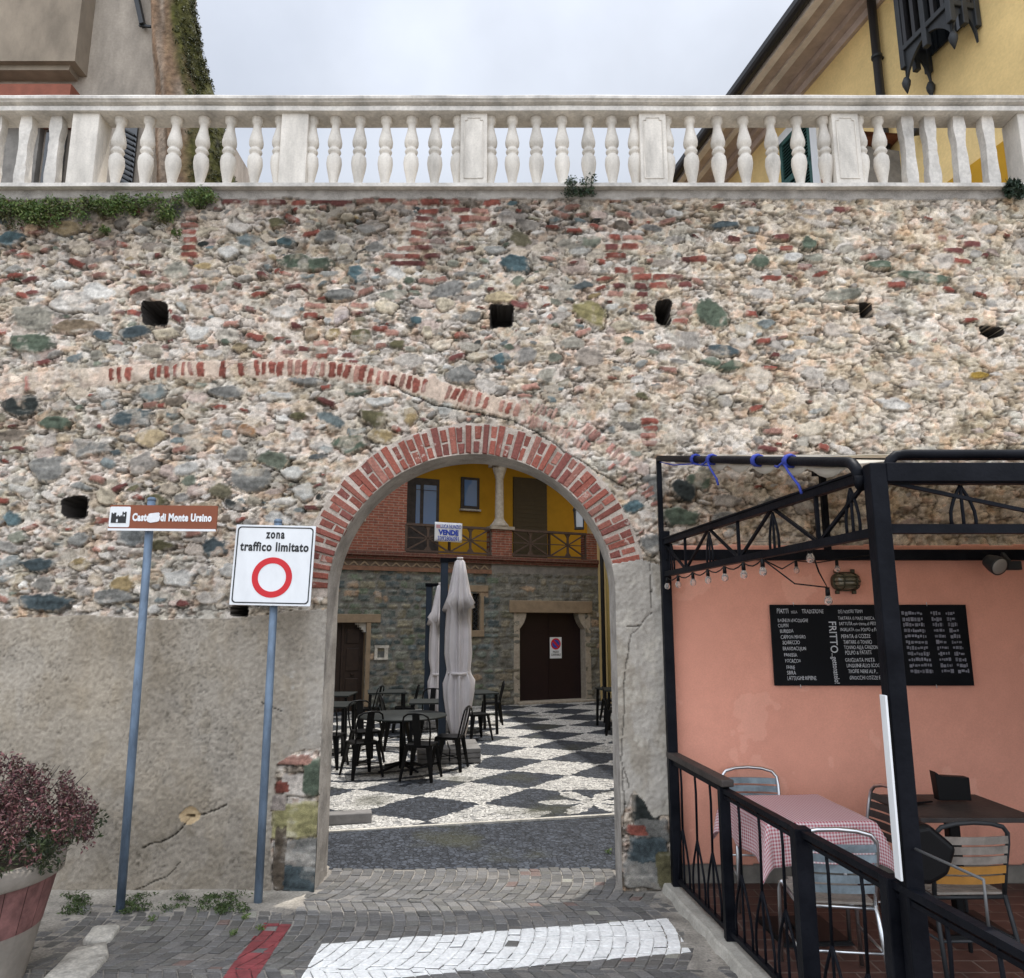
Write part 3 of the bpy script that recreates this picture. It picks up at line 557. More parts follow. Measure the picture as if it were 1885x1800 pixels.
# cells, openings, parts
Xc = (X[:-1, :-1]+X[1:, 1:])/2; Zc = (Z[:-1, :-1]+Z[1:, 1:])/2
hole = np.where(Zc >= ACZ, (Xc-ACX)**2+(Zc-ACZ)**2 < AR**2, np.abs(Xc-ACX) < AR)
def cellmaj(m): return (m[:-1, :-1].astype(int)+m[1:, 1:]+m[:-1, 1:]+m[1:, :-1]) >= 2
reg = np.zeros(Xc.shape, int); reg[cellmaj(pl_l & ~ex_l)] = 1; reg[cellmaj(pl_r & ~ex_r)] = 2; reg[cellmaj(pink)] = 3
def snap(X, Z):
    r = np.hypot(X-ACX, Z-ACZ); m = (Z >= ACZ) & (np.abs(r-AR) < .0070); k = AR/np.maximum(r, 1e-6)
    X2 = np.where(m, ACX+(X-ACX)*k, X); Z2 = np.where(m, ACZ+(Z-ACZ)*k, Z)
    m2 = (Z < ACZ) & (np.abs(np.abs(X-ACX)-AR) < .0062); X2 = np.where(m2, ACX+np.sign(X-ACX)*AR, X2); return X2, Z2
wall = thing('stone_wall', 'tall rubble stone wall pierced by a round brick archway, with plastered lower parts', 'wall', (0, 0, 0))
rw.build_parts(~hole, reg, {0: ('rubble_masonry', M['wallv'], None), 1: ('roughcast_plaster', M['plasterv'], 'grey beige roughcast coat on the lower left of the wall'),
    2: ('plastered_jamb', M['plasterv'], 'cracked grey plaster on the right jamb of the arch'), 3: ('pink_plaster', M['pinkv'], 'salmon pink plaster behind the terrace')}, WY, wall, snap)
# arch lining, back face and top
WT = .37
prof = [(JL, z) for z in np.linspace(BASEZ, ACZ, 50)]+[(ACX-AR*math.cos(a), ACZ+AR*math.sin(a)) for a in np.linspace(0, PI, 80)[1:-1]]+[(JR, z) for z in np.linspace(ACZ, BASEZ, 50)]
mb = MB(); ny = 9; vs = []
for i, (x, z) in enumerate(prof):
    for k in range(ny):
        y = WY-.012+(WT+.012)*k/(ny-1); nn = mnoise.noise(Vector((x*3, y*5, z*3)))*.014+mnoise.noise(Vector((x*14, y*14, z*14)))*.006
        rx, rz = (ACX-x, max(ACZ-z, 0) if z < ACZ else ACZ-z); 
        d = Vector((ACX-x, 0, (ACZ-z) if z > ACZ else 0)).normalized(); edge = 1 if 0 < k < ny-1 else .25
        vs.append((x+d.x*nn*edge, y, z+d.z*nn*edge))
mb.add(vs, [(i*ny+k, (i+1)*ny+k, (i+1)*ny+k+1, i*ny+k+1) for i in range(len(prof)-1) for k in range(ny-1)], True); mb.build('arch_lining', M['lining'], wall)
mb = MB(); yb = WY+WT
ap = [(ACX-AR*math.cos(a), ACZ+AR*math.sin(a)) for a in np.linspace(0, PI, 60)]
for (x0, z0), (x1, z1) in zip(ap, ap[1:]): mb.add([(x0,yb,z0),(x1,yb,z1),(x1,yb,TOPZ),(x0,yb,TOPZ)], [(0,1,2,3)])
mb.add([(-11,yb,BASEZ),(JL,yb,BASEZ),(JL,yb,TOPZ),(-11,yb,TOPZ)], [(0,1,2,3)]); mb.add([(JR,yb,BASEZ),(12,yb,BASEZ),(12,yb,TOPZ),(JR,yb,TOPZ)], [(0,1,2,3)])
mb.add([(-11,WY-.01,TOPZ),(12,WY-.01,TOPZ),(12,yb,TOPZ),(-11,yb,TOPZ)], [(0,1,2,3)])
for x in (-11, 11.94): mb.add([(x,WY-.01,BASEZ),(x,yb,BASEZ),(x,yb,TOPZ),(x,WY-.01,TOPZ)], [(0,1,2,3)])
mb.build('rear_face', M['greyrub'], wall)
# brick voussoirs
mb = MB(); n_ = 66; a0 = rad(-2); a1 = rad(194) 
a = rad(12.5)
angs = []
while a < rad(178): angs.append(a); a += rad(3.05)+R.uniform(-.006, .006)
def vous(a, r0, r1, th, col, pr):
    a += R.uniform(-.006, .006)
    ca, sa = math.cos(a), math.sin(a); t = Vector((-sa, 0, ca)); rr = Vector((ca, 0, sa)); c0 = Vector((ACX, WY, ACZ)); w0 = th/2*(r0/ (AR+.13)); w1 = th/2*(r1/(AR+.13)); b = .006
    vs = []
    for y, ins in ((.05, 0), (-pr+b, 0), (-pr, b)):
        for r_, s_ in ((r0+ins, -1), (r1-ins, -1), (r1-ins, 1), (r0+ins, 1)):
            w = (w0 if r_ < (r0+r1)/2 else w1)-ins; j = .005
            vs.append(c0+rr*(r_+R.uniform(-j,j))+t*(s_*w+R.uniform(-j,j))+Vector((0, y+R.uniform(-.002,.002), 0)))
    fs = [(8,9,10,11)]
    for k in range(4): l = (k+1) % 4; fs += [(k, l, l+4, k+4), (k+4, l+4, l+8, k+8)]
    mb.add(vs, fs, False, col)
for i, a in enumerate(angs):
    th = R.uniform(.043, .056); fa = 1.0-.45*max(0, min(1, (math.degrees(a)-150)/25)); pinkish = R.random()
    def bc():
        b = np.array(R.choice([(.25,.062,.040),(.21,.052,.036),(.28,.085,.058),(.29,.115,.085),(.18,.046,.036)]))*R.uniform(.8,1.2)
        return tuple(b*.93+.07*np.array((.5,.42,.35)))
    lo = AR+.004; hi = AR+.255+R.uniform(-.022,.014)
    if i % 2 == 0: vous(a, lo+R.uniform(0,.012), hi, th, bc(), R.uniform(.006,.02))
    else:
        s = R.uniform(.42,.58); mid_ = lo+(hi-lo)*s
        vous(a, lo+R.uniform(0,.01), mid_-.008, th, bc(), R.uniform(.004,.018)); vous(a+R.uniform(-.004,.004), mid_+.008, hi-R.uniform(0,.03), th*.95, bc(), R.uniform(.002,.016))
for v_, z_ in ((0, 0),):
    for z in np.arange(ACZ-.02, ACZ+.02, .05): pass
mb.build('brick_arch', M['brickv'], wall, bevel=0, vcol=True)
# ------------------------------------------------------------------ balustrade along the wall top
bal = thing('balustrade', 'long white stone balustrade along the top of the rubble wall', 'balustrade', (0, 6.30, TOPZ))
BY = 6.12                                                # front plane of piers
def BX(x, y=270): return P(x, y, BY).x
bz0 = P(900, 333, BY-.05).z-TOPZ; bzt = P(900, 203, BY-.035).z-TOPZ; brt = P(900, 173, BY-.055).z-TOPZ
mb = MB()
n_ = 120
for pz0, pz1, d0, d1 in ((-.01, bz0-.03, -.22, .2), (bz0-.03, bz0, -.205, .19)):
    for k in range(n_):
        x0 = -11+23*k/n_; x1 = -11+23*(k+1)/n_
        f = lambda x: .006*mnoise.noise(Vector((x*2, pz0*9, 1)))
        mb.add([(x0,d0+f(x0),pz0),(x1,d0+f(x1),pz0),(x1,d0+f(x1),pz1),(x0,d0+f(x0),pz1),(x0,d1,pz0),(x1,d1,pz0),(x1,d1,pz1),(x0,d1,pz1)], [(0,1,2,3),(3,2,6,7),(5,4,7,6),(4,5,1,0)])
mb.build('base_course', M['rail'], bal)
mb = MB()
rp = [(-.215,0),(-.215,.30),(-.19,.34),(-.19,.42),(-.235,.50),(-.235,.56),(-.255,.62),(-.255,.80),(-.225,.98),(-.19,1.0),(.03,1.0),(.07,.9),(.07,.6),(.03,.4),(.03,0)]
H_ = brt-bzt; n_ = 150; vs = []
for k in range(n_+1):
    x = -11+23*k/n_; s_ = .006*mnoise.noise(Vector((x*.9, 2, 3)))
    vs += [(x, d+.004*mnoise.noise(Vector((x*3, i*1.7, 5))), bzt+H_*t+s_) for i, (d, t) in enumerate(rp)]
m_ = len(rp)
mb.add(vs, [(k*m_+i, (k+1)*m_+i, (k+1)*m_+(i+1) % m_, k*m_+(i+1) % m_) for k in range(n_) for i in range(m_)], False); mb.build('top_rail', M['rail'], bal)
for cx_ in (152, 540, 872, 1203, 1560, 1905, -180):
    x = BX(cx_); mb = MB(); mb.box((x, -.07, (bz0+bzt)/2), (.245, .22, bzt-bz0))
    o_ = mb.build('pier', M['balus'], bal, bevel=.006)
    if cx_ in (872, 1203, 1560):                              # sunk panel outline on the face
        mb = MB(); w_, h0, h1 = .085, bz0+.06, bzt-.05; cc = .025
        pts = [(x-w_, -.183, h0), (x-w_, -.183, h1-cc), (x-w_+cc, -.183, h1-cc), (x-w_+cc, -.183, h1), (x+w_-cc, -.183, h1), (x+w_-cc, -.183, h1-cc), (x+w_, -.183, h1-cc), (x+w_, -.183, h0), (x-w_, -.183, h0)]
        for a, b in zip(pts, pts[1:]): mb.bar(a, b, .007, .007, (0,1,0))
        f_ = mb.build('panel_moulding', M['balus'], o_)
hb = bzt-bz0
pf = [(.052,0),(.052,.02),(.036,.05),(.036,.09),(.046,.17),(.063,.28),(.070,.36),(.064,.44),(.044,.475),(.042,.485),(.053,.50),(.060,.525),(.053,.55),(.042,.565),(.046,.58),(.063,.615),(.066,.66),(.057,.73),(.043,.81),(.036,.87),(.036,.90),(.048,.925),(.054,.945),(.050,.97),(.056,.985),(.056,1.0)]
mb = MB(); mb.lathe([(r*1.0, t*hb) for r, t in pf], (0,0,0), 20); b0 = mb.build('baluster', M['balus'], bal)
first = True
for cx_ in (208,262,313,365,415,465,508, 569,612,658,707,755,799,842, 902,943,988,1036,1085,1129,1172, 1232,1276,1327,1376,1427,1476,1526, 1592,1629):
    o_ = b0 if first else b0.copy()
    if not first: COL.objects.link(o_)
    first = False; o_.location = (BX(cx_), -.095, bz0); o_.rotation_euler = (0, 0, R.uniform(0, 3)); s_ = R.uniform(.985, 1.015); o_.scale = (s_, s_, 1)
for cx_ in (-20, 36, 92, 1680, 1722, 1776, 1830, 1960):        # flat square ones at both ends, with flaking skins
    x = BX(cx_); mb = MB(); n_ = 12; vs = []
    for k in range(n_+1):
        z = bz0+hb*k/n_; t = k/n_; w_ = .046+.010*math.sin(t*9)+(.008 if .35 < t < .6 else 0)+R.uniform(-.004,.004)
        vs += [(x-w_, -.14, z), (x+w_, -.14+R.uniform(-.006,.006), z), (x+w_, -.05, z), (x-w_, -.05, z)]
    mb.add(vs, [(4*k+i, 4*k+(i+1) % 4, 4*k+4+(i+1) % 4, 4*k+4+i) for k in range(n_) for i in range(4)]); mb.build('square_baluster', M['rail'], bal)

# ------------------------------------------------------------------ street of porphyry setts laid in arcs
def dirt_at(x, y):
    d = max(0, min(1, (y-5.55)/.5)) if x < -1.55 else 0
    d = max(d, max(0, min(1, (-2.35-x)/1.0))*.7)
    d = max(d, max(0, min(1, (x-.95+(6-y)*.02)/.2))*.6)
    return d
def gz_(x, y):
    d = dirt_at(x, y); n1 = mnoise.fractal(Vector((x*2.2, y*2.2, 0)), 1, 2, 4)
    return -.008+d*(.012+.012*n1)+.003*mnoise.noise(Vector((x*25, y*25, 4)))
mb = MB(); xa = np.concatenate([np.arange(-14, -4.6, .4), np.arange(-4.6, 1.3, .035), np.arange(1.3, 14, .5)]); ya = np.concatenate([np.arange(-8, 4, .4), np.arange(4, 6.2, .035), [6.3, 6.5, 6.72]])
vs = []; cs = []
for y in ya:
    for x in xa:
        z = gz_(x, y) if (-4.6 < x < 1.3 and y > 4) else -.012
        vs.append((x, y, z)); d = dirt_at(x, y); n1 = mnoise.fractal(Vector((x*6, y*6, 9)), 1, 2, 4); 
        a = np.array((.235,.215,.19))*(1+.35*n1); b = np.array((.31,.28,.235))*(1+.55*n1); cs.append(tuple(a*(1-d)+b*d))
nx_ = len(xa); mb.add(vs, [(j*nx_+i, j*nx_+i+1, (j+1)*nx_+i+1, (j+1)*nx_+i) for j in range(len(ya)-1) for i in range(nx_-1)], True); mb.c = cs
tag(mb.build('street', M['dirt'], vcol=True), kind='structure')
B_, WC, AMP, NJ = 1.12, .086, .15, 13
def arcx(i, y): t = ((y-.35)/B_) % 1; return i*WC+AMP*(1-(2*t-1)**2)
setts = MB(); tops = []
for i in range(-76, 22):
    for kb in range(-3, 7):
        st = R.uniform(.2, .8)
        ys = [kb*B_+.35]+[kb*B_+.35+B_*(k+st*.6+.2+R.uniform(-.15,.15))/NJ for k in range(NJ)]+[(kb+1)*B_+.35]
        for y0, y1 in zip(ys, ys[1:]):
            if y1-y0 < .03: continue
            ym = (y0+y1)/2; xm = arcx(i+.5, ym)
            if y1 > 6.70 or y0 < 1.6 or xm > 1.30-(ym-4.7)*.09 or xm < -6.3 or (ym < 3 and (R.random() < 0)): continue
            if ym > WY-.05 and not (JL+.02 < xm < JR-.02): continue
            lost = dirt_at(xm, ym)*1.05 > R.random()+.25
            if lost: continue
            g_ = .0042; e = .0005
            q = [(arcx(i, y0+e)+g_, y0+g_), (arcx(i+1, y0+e)-g_, y0+g_), (arcx(i+1, y1-e)-g_, y1-g_), (arcx(i, y1-e)+g_, y1-g_)]
            q = [(x+R.uniform(-.004,.004), y+R.uniform(-.004,.004)) for x, y in q]
            h = R.gauss(0, .0022)-dirt_at(xm, ym)*.006; tx, ty = R.gauss(0, .02), R.gauss(0, .02)
            cx, cy = sum(p[0] for p in q)/4, sum(p[1] for p in q)/4
            zt = lambda x, y, h=h, tx=tx, ty=ty, cx=cx, cy=cy: h+tx*(x-cx)+ty*(y-cy)
            tq = [(cx+(x-cx)*.90, cy+(y-cy)*.86) for x, y in q]
            b = np.array(R.choice([(.118,.113,.107),(.125,.119,.112),(.110,.106,.102),(.130,.121,.110),(.115,.110,.100)]))*np.array((1.0,1.0,1.0))*R.uniform(.70, 1.25)*1.12
            if R.random() < .012: b = np.array((.15,.105,.09))
            if R.random() < .015: b = np.array((.26,.25,.21))
            vs = [(x, y, -.02) for x, y in q]+[(x, y, zt(x, y)-.004) for x, y in q]+[(x, y, zt(x, y)) for x, y in tq]
            fs = [(8,9,10,11)]
            for k in range(4): l = (k+1) % 4; fs += [(k, l, l+4, k+4), (k+4, l+4, l+8, k+8)]
            setts.add(vs, fs, False, tuple(b)); tops.append((q, zt))
sto = tag(setts.build('street_setts', M['sett'], vcol=True), kind='structure')
def clip(poly, quad):
    n = len(quad)
    for i in range(n):
        (ax, ay), (bx, by) = quad[i], quad[(i+1) % n]; out = []
        f = lambda p: (bx-ax)*(p[1]-ay)-(by-ay)*(p[0]-ax)
        for p, q in zip(poly, poly[1:]+poly[:1]):
            fp, fq = f(p), f(q)
            if fp >= 0: out.append(p)
            if fp*fq < 0: t = fp/(fp-fq); out.append((p[0]+(q[0]-p[0])*t, p[1]+(q[1]-p[1])*t))
        poly = out
        if not poly: break
    return poly
def paint(name, quad, m, label, cat, wear=.0):
    a = sum(p[0]*q[1]-q[0]*p[1] for p, q in zip(quad, quad[1:]+quad[:1]))
    if a < 0: quad = quad[::-1]
    mb = MB()
    for q, zt in tops:
        pl = clip(q, quad)
        if len(pl) < 3 or R.random() < wear: continue
        ccx = sum(p[0] for p in pl)/len(pl); ccy = sum(p[1] for p in pl)/len(pl)
        inn = [(ccx+(x-ccx)*.955, ccy+(y-ccy)*.94) for x, y in pl]; n = len(pl)
        mb.add([(x, y, zt(x, y)-.003) for x, y in pl]+[(x, y, zt(x, y)+.0022) for x, y in inn], [tuple(range(n, 2*n))]+[(k, (k+1) % n, (k+1) % n+n, k+n) for k in range(n)], False)
    q2 = [(x, y) for x, y in quad]; mb.add([(x, y, -.0065) for x, y in q2], [(0,1,2,3)])          # thinner paint down in the joints
    return tag(mb.build(name, m), label, cat)
paint('stop_line', [G(*p)[:2] for p in [(592,1738),(1230,1690),(1272,1752),(545,1815)]], M['paintw'], 'broad white painted line across the cobbles in front of the arch', 'road marking', .004)
paint('red_line', [G(*p)[:2] for p in [(486,1700),(537,1700),(462,1815),(398,1815)]], M['paintr'], 'short faded red painted line on the cobbles left of the white one', 'road marking', .06)

# ------------------------------------------------------------------ courtyard mosaic of black and white pebbles
mo, n, l, b = nodes('pebble_mosaic')
t = n.new('ShaderNodeTexCoord'); v = n.new('ShaderNodeTexVoronoi'); v.inputs['Scale'].default_value = 23; l.new(t.outputs['Object'], v.inputs['Vector'])
vd = n.new('ShaderNodeTexVoronoi'); vd.feature = 'DISTANCE_TO_EDGE'; vd.inputs['Scale'].default_value = 23; l.new(t.outputs['Object'], vd.inputs['Vector'])
sp = n.new('ShaderNodeSeparateXYZ'); l.new(v.outputs['Position'], sp.inputs[0])
def mth(op, a, c=None, d=None):
    q = n.new('ShaderNodeMath'); q.operation = op
    for i, k in enumerate((a, c, d)):
        if k is None: continue
        if isinstance(k, (int, float)): q.inputs[i].default_value = k
        else: l.new(k, q.inputs[i])
    return q.outputs[0]
px_, py_ = sp.outputs[0], sp.outputs[1]
# lattice a=(.545,.80) b=(.78,-.35), a dark square centred at (-1.0,8.75)
ax_, ay_, bx_, by_ = .545, .80, .78, -.35; det = ax_*by_-ay_*bx_
dx_ = mth('SUBTRACT', px_, -1.0); dy_ = mth('SUBTRACT', py_, 8.75)
uu = mth('ADD', mth('MULTIPLY', dx_, by_/det), mth('MULTIPLY', dy_, -bx_/det)); ww = mth('ADD', mth('MULTIPLY', dx_, -ay_/det), mth('MULTIPLY', dy_, ax_/det))
par = mth('MODULO', mth('ADD', mth('ADD', mth('FLOOR', mth('ADD', uu, .5)), mth('FLOOR', mth('ADD', ww, .5))), 1000), 2.0)   # 0 dark, 1 white
# ring ornament left, flower right
def dist(cx, cy): return mth('SQRT', mth('ADD', mth('POWER', mth('ABSOLUTE', mth('SUBTRACT', px_, cx)), 2.0), mth('POWER', mth('ABSOLUTE', mth('SUBTRACT', py_, cy)), 2.0)))
d1 = dist(-2.2, 11.8); rg = mth('GREATER_THAN', mth('ABSOLUTE', mth('SUBTRACT', mth('PINGPONG', d1, .45), .2)), .06)
in1 = mth('LESS_THAN', d1, 1.75); par = mth('ADD', mth('MULTIPLY', par, mth('SUBTRACT', 1.0, in1)), mth('MULTIPLY', rg, in1))
d2 = dist(.92, 9.05); an = mth('ARCTAN2', mth('SUBTRACT', py_, 9.05), mth('SUBTRACT', px_, .92))
pet = mth('LESS_THAN', d2, mth('MULTIPLY', mth('ABSOLUTE', mth('COSINE', mth('MULTIPLY', an, 3.0))), .62)); in2 = mth('LESS_THAN', d2, .66)
par = mth('ADD', mth('MULTIPLY', par, mth('SUBTRACT', 1.0, in2)), mth('MULTIPLY', pet, in2))
# front and side strips of dark pebbles
front = mth('LESS_THAN', mth('SUBTRACT', py_, mth('MULTIPLY', px_, .23)), 8.17); par = mth('MULTIPLY', par, mth('SUBTRACT', 1.0, front))
rnd = n.new('ShaderNodeSeparateXYZ'); l.new(v.outputs['Color'], rnd.inputs[0])
odd = mth('GREATER_THAN', rnd.outputs[2], .88); par2 = mth('MULTIPLY', par, mth('SUBTRACT', 1.0, mth('MULTIPLY', odd, .55)))
cm = n.new('ShaderNodeMix'); cm.data_type = 'RGBA'; l.new(par2, cm.inputs[0]); cm.inputs[6].default_value = (.052,.058,.070,1); cm.inputs[7].default_value = (.58,.56,.52,1)
br_ = mth('ADD', mth('ADD', .42, mth('MULTIPLY', par2, .33)), mth('MULTIPLY', rnd.outputs[0], mth('SUBTRACT', 1.0, mth('MULTIPLY', par2, .55))))
edge = n.new('ShaderNodeMapRange'); l.new(vd.outputs['Distance'], edge.inputs[0])
for i, k in enumerate((.02, .12, .45, 1.0)): edge.inputs[i+1].default_value = k
cm2 = n.new('ShaderNodeMix'); cm2.data_type = 'RGBA'; cm2.blend_type = 'MULTIPLY'; cm2.inputs[0].default_value = 1; l.new(cm.outputs[2], cm2.inputs[6]); l.new(mth('MULTIPLY', br_, edge.outputs[0]), cm2.inputs[7])
mossn = n.new('ShaderNodeTexNoise'); mossn.inputs['Scale'].default_value = .9; mossn.inputs['Detail'].default_value = 8; l.new(t.outputs['Object'], mossn.inputs['Vector'])
mr_ = n.new('ShaderNodeMapRange'); l.new(mossn.outputs[0], mr_.inputs[0])
for i, k in enumerate((.56, .70, 0, .75)): mr_.inputs[i+1].default_value = k
cm3 = n.new('ShaderNodeMix'); cm3.data_type = 'RGBA'; l.new(mr_.outputs[0], cm3.inputs[0]); l.new(cm2.outputs[2], cm3.inputs[6]); cm3.inputs[7].default_value = (.055,.055,.030,1)
l.new(cm3.outputs[2], b.inputs['Base Color']); b.inputs['Roughness'].default_value = .7; b.inputs['Specular IOR Level'].default_value = .25
bp = n.new('ShaderNodeBump'); bp.inputs['Strength'].default_value = .8; bp.inputs['Distance'].default_value = .012; l.new(edge.outputs[0], bp.inputs['Height']); l.new(bp.outputs[0], b.inputs['Normal'])
mb = MB(); vs = []; 
for j in range(61):
    for i in range(61):
        x = -12+24*i/60; y = 6.66+20*j/60; z = -.004+.02*mnoise.noise(Vector((x*.5, y*.5, 2)))*min(1, (y-6.66)); vs.append((x, y, z))
mb.add(vs, [(j*61+i, j*61+i+1, (j+1)*61+i+1, (j+1)*61+i) for j in range(60) for i in range(60)], True); tag(mb.build('courtyard', mo), kind='structure')
mb = MB(); p0 = (JL, 8.17+.23*JL-.42, 0)
a = Vector((-2.6, 8.17-.23*2.6, .006)); bb = Vector((1.9, 8.17+.23*1.9, .006)); mb.bar(a, bb, .05, .02); tag(mb.build('mosaic_border', M['palestone']), kind='structure')
mb = MB(); mb.add([(-300,-300,-.05),(300,-300,-.05),(300,300,-.05),(-300,300,-.05)], [(0,1,2,3)]); tag(mb.build('ground', M['dirt']), kind='structure')
me_ = bpy.data.objects['ground'].data; ca = me_.color_attributes.new('Col', 'FLOAT_COLOR', 'POINT'); ca.data.foreach_set('color', [.2,.19,.17,1]*4)

# ------------------------------------------------------------------ terrace floor and kerb
FA = Vector((1.245, 6.10, 0)); FB = Vector((1.59, 3.24, 0)); FD = (FB-FA).normalized(); FN = Vector((FD.y, -FD.x, 0))      # fence line, FN points to the street
if FN.x > 0: FN = -FN
TZ = .055
mb = MB(); a = FA-FN*.02; e = FA+FD*8-FN*.02; mb.add([(a.x, 6.13, TZ), (e.x, e.y, TZ), (12, e.y, TZ), (12, 6.13, TZ)], [(0,1,2,3)]); 
mb.add([(a.x, 6.13, -.02), (e.x, e.y, -.02), (e.x, e.y, TZ), (a.x, 6.13, TZ)], [(0,1,2,3)]); tag(mb.build('terrace_floor', M['terrtile']), kind='structure')
mb = MB(); n_ = 90; vs = []
for k in range(n_+1):
    p = FA+FD*(6.5*k/n_)+FD*-.12; w0 = .09+.025*mnoise.noise(Vector((k*.35, 3, 1)))+.012*mnoise.noise(Vector((k*1.7, 3, 1))); z = TZ+.004+.006*mnoise.noise(Vector((k*.5, 8, 1)))
    for o_, zz in ((w0+.02, -.02), (w0, z-.012), (w0-.012, z), (-.02, z), (-.02, -.02)):
        q = p+FN*o_; vs.append((q.x, q.y, zz))
mb.add(vs, [(k*5+i, k*5+i+1, k*5+i+6, k*5+i+5) for k in range(n_) for i in range(4)]+[(0,1,2,3,4)]); tag(mb.build('kerb', M['concrete']), kind='structure')

# ------------------------------------------------------------------ road signs on poles
def polething(name, label, foot, head, r):
    f = Vector(foot); t = thing(name, label, 'road sign', f); h = Vector(head)-f
    mb = MB(); mb.tube([(0,0,-.05), h*.5, h], r, 14); mb.lathe([(r*1.08, 0), (r*1.08, .02), (r*.6, .03)], (h.x, h.y, h.z), 14); mb.build('pole', M['pole'], t); return t, h
# brown castle sign
ft = G(221, 1676); PY1 = ft.y
hd = P(279, 922, PY1+.02); t1, h1 = polething('tourist_sign', 'brown tourist sign with a castle symbol and a torn sticker, on a leaning blue pole', ft, hd, .030)
tl = P(203, 930, PY1-.05)-ft; br2 = P(401, 977, PY1-.05)-ft; tr_ = P(401, 931, PY1-.05)-ft
w_ = tr_.x-tl.x; h_ = tl.z-br2.z; roll = math.atan2(-(0.018), 1)*-1; cx_, cz_ = (tl.x+tr_.x)/2, (tl.z+br2.z)/2; sy = tl.y
RM = Matrix.Translation((cx_, sy, cz_)) @ Matrix.Rotation(rad(.5), 4, 'Y')
def flat(poly, y0, y1, m, name, parent, MM): 
    mb = MB(); mb.prism(poly, y0, y1); mb.v = [tuple(MM @ Vector(v)) for v in mb.v]; return mb.build(name, m, parent)
def rrect(w, h, r, n=6, cx=0, cz=0):
    out = []
    for sx, sz, a0 in ((1,1,0), (-1,1,90), (-1,-1,180), (1,-1,270)):
        for k in range(n+1): a = rad(a0+90*k/n); out.append((cx+sx*(w/2-r)+r*math.cos(a), cz+sz*(h/2-r)+r*math.sin(a)))
    return out
flat(rrect(w_, h_, .008), .0, .012, M['brown'], 'panel', t1, RM)
flat([(-w_/2, -h_/2-.001), (w_/2, -h_/2-.001), (w_/2-.004, -h_/2+.016), (-w_/2, -h_/2+.016)], -.003, 0, M['white'], 'white_border', t1, RM)
s_ = h_*.80; ic = -w_/2+s_/2+.003
plate = flat(rrect(s_, s_, .012, cx=ic, cz=.006), -.003, 0, M['white'], 'castle_symbol', t1, RM)
u_ = s_/20; ox, oz = ic-s_/2, .006-s_/2
cas = [(2,4),(2,14),(3,14),(3,13),(4.5,13),(4.5,14),(6.5,14),(6.5,10.5),(8,10.5),(8,11.5),(9.2,11.5),(9.2,10.5),(11,10.5),(11,11.5),(12,11.5),(12,10.5),(12.6,10.5),(12.6,15),(13.6,15),(13.6,14),(15,14),(15,15),(16.5,15),(16.5,4)]
o_ = flat([(ox+a*u_, oz+b*u_) for a, b in cas], -.006, -.003, M['signblack'], 'castle_emblem', plate, RM)
flat([(ox+a*u_, oz+b*u_) for a, b in ((7.2,4.6),(8.8,4.6),(8.8,7),(8,8),(7.2,7))], -.008, -.006, M['white'], 'castle_gate', plate, RM)
flat([(ox+a*u_, oz+b*u_) for a, b in ((14,10.5),(15,10.5),(15,12.2),(14,12.2))], -.008, -.006, M['white'], 'castle_window', plate, RM)
me = fit(text_mesh('Castello di Monte Ursino', h_*.40, bold=.0040, spacing=1.10), w_*.735); mb = MB()
mb.mesh(me, RM @ TM(w_*.085, -.0025, -h_*.11)); mb.build('lettering', M['white'], t1)
sx_ = -w_*.085+.0
flat([(sx_-.045,-.03),(sx_-.04,.03),(sx_-.025,.035),(sx_+.035,.042),(sx_+.046,.034),(sx_+.042,.02),(sx_+.050,.012),(sx_+.045,-.022),(sx_+.03,-.03),(sx_-.02,-.038)], -.0055, -.003, M['stickw'], 'torn_sticker', t1, RM)
mb = MB(); mb.box((h1.x*.97, sy+.02, cz_), (.09, .02, .03)); mb.build('clamp', M['alu'], t1)
# limited traffic sign
ft = G(475, 1661); PY2 = ft.y; hd = P(512, 962, PY2+.03); t2, h2 = polething('traffic_sign', 'square white limited traffic zone sign with a red ring, on a blue pole', ft, hd, .030)
c_ = [P(x, y, PY2-.05)-ft for x, y in ((431,968),(580,968),(425,1113),(574,1113))]
cx_ = sum(p.x for p in c_)/4; cz_ = sum(p.z for p in c_)/4; w_ = c_[1].x-c_[0].x; h_ = c_[0].z-c_[2].z; sy = c_[0].y
w_ = h_ = (w_+h_)/2
RM = Matrix.Translation((cx_, sy, cz_)) @ Matrix.Rotation(rad(1.2), 4, 'Y') @ Matrix.Rotation(rad(-1), 4, 'X')
pn_ = flat(rrect(w_, h_, .006), 0, .012, M['white'], 'panel', t2, RM)
mb = MB(); o1 = rrect(w_*.955, h_*.955, .03, 8); o2 = rrect(w_*.925, h_*.925, .025, 8); k_ = len(o1)
mb.add([tuple(RM @ Vector((x, -.002, z))) for x, z in o1]+[tuple(RM @ Vector((x, -.002, z))) for x, z in o2], [(i, (i+1) % k_, (i+1) % k_+k_, i+k_) for i in range(k_)]); mb.build('black_border', M['signblack'], t2)
mb = MB(); mb.ring((0, -h_*.155), w_*.175, w_*.250, -.003, 0, 56); mb.v = [tuple(RM @ Vector(v)) for v in mb.v]; mb.build('red_ring', M['signred'], t2)
mb = MB()
mb.mesh(fit(text_mesh('zona', w_*.155, bold=.0034, spacing=1.22), w_*.235), RM @ TM(0, -.002, h_*.335)); mb.mesh(fit(text_mesh('traffico limitato', w_*.155, bold=.0034, spacing=1.12), w_*.86), RM @ TM(0, -.002, h_*.175)); mb.build('lettering', M['signblack'], t2)
mb = MB(); mb.box((h2.x*.9, sy+.03, cz_+.12), (.1, .03, .03)); mb.box((h2.x*.8, sy+.03, cz_-.12), (.1, .03, .03)); mb.build('clamp', M['alu'], t2)
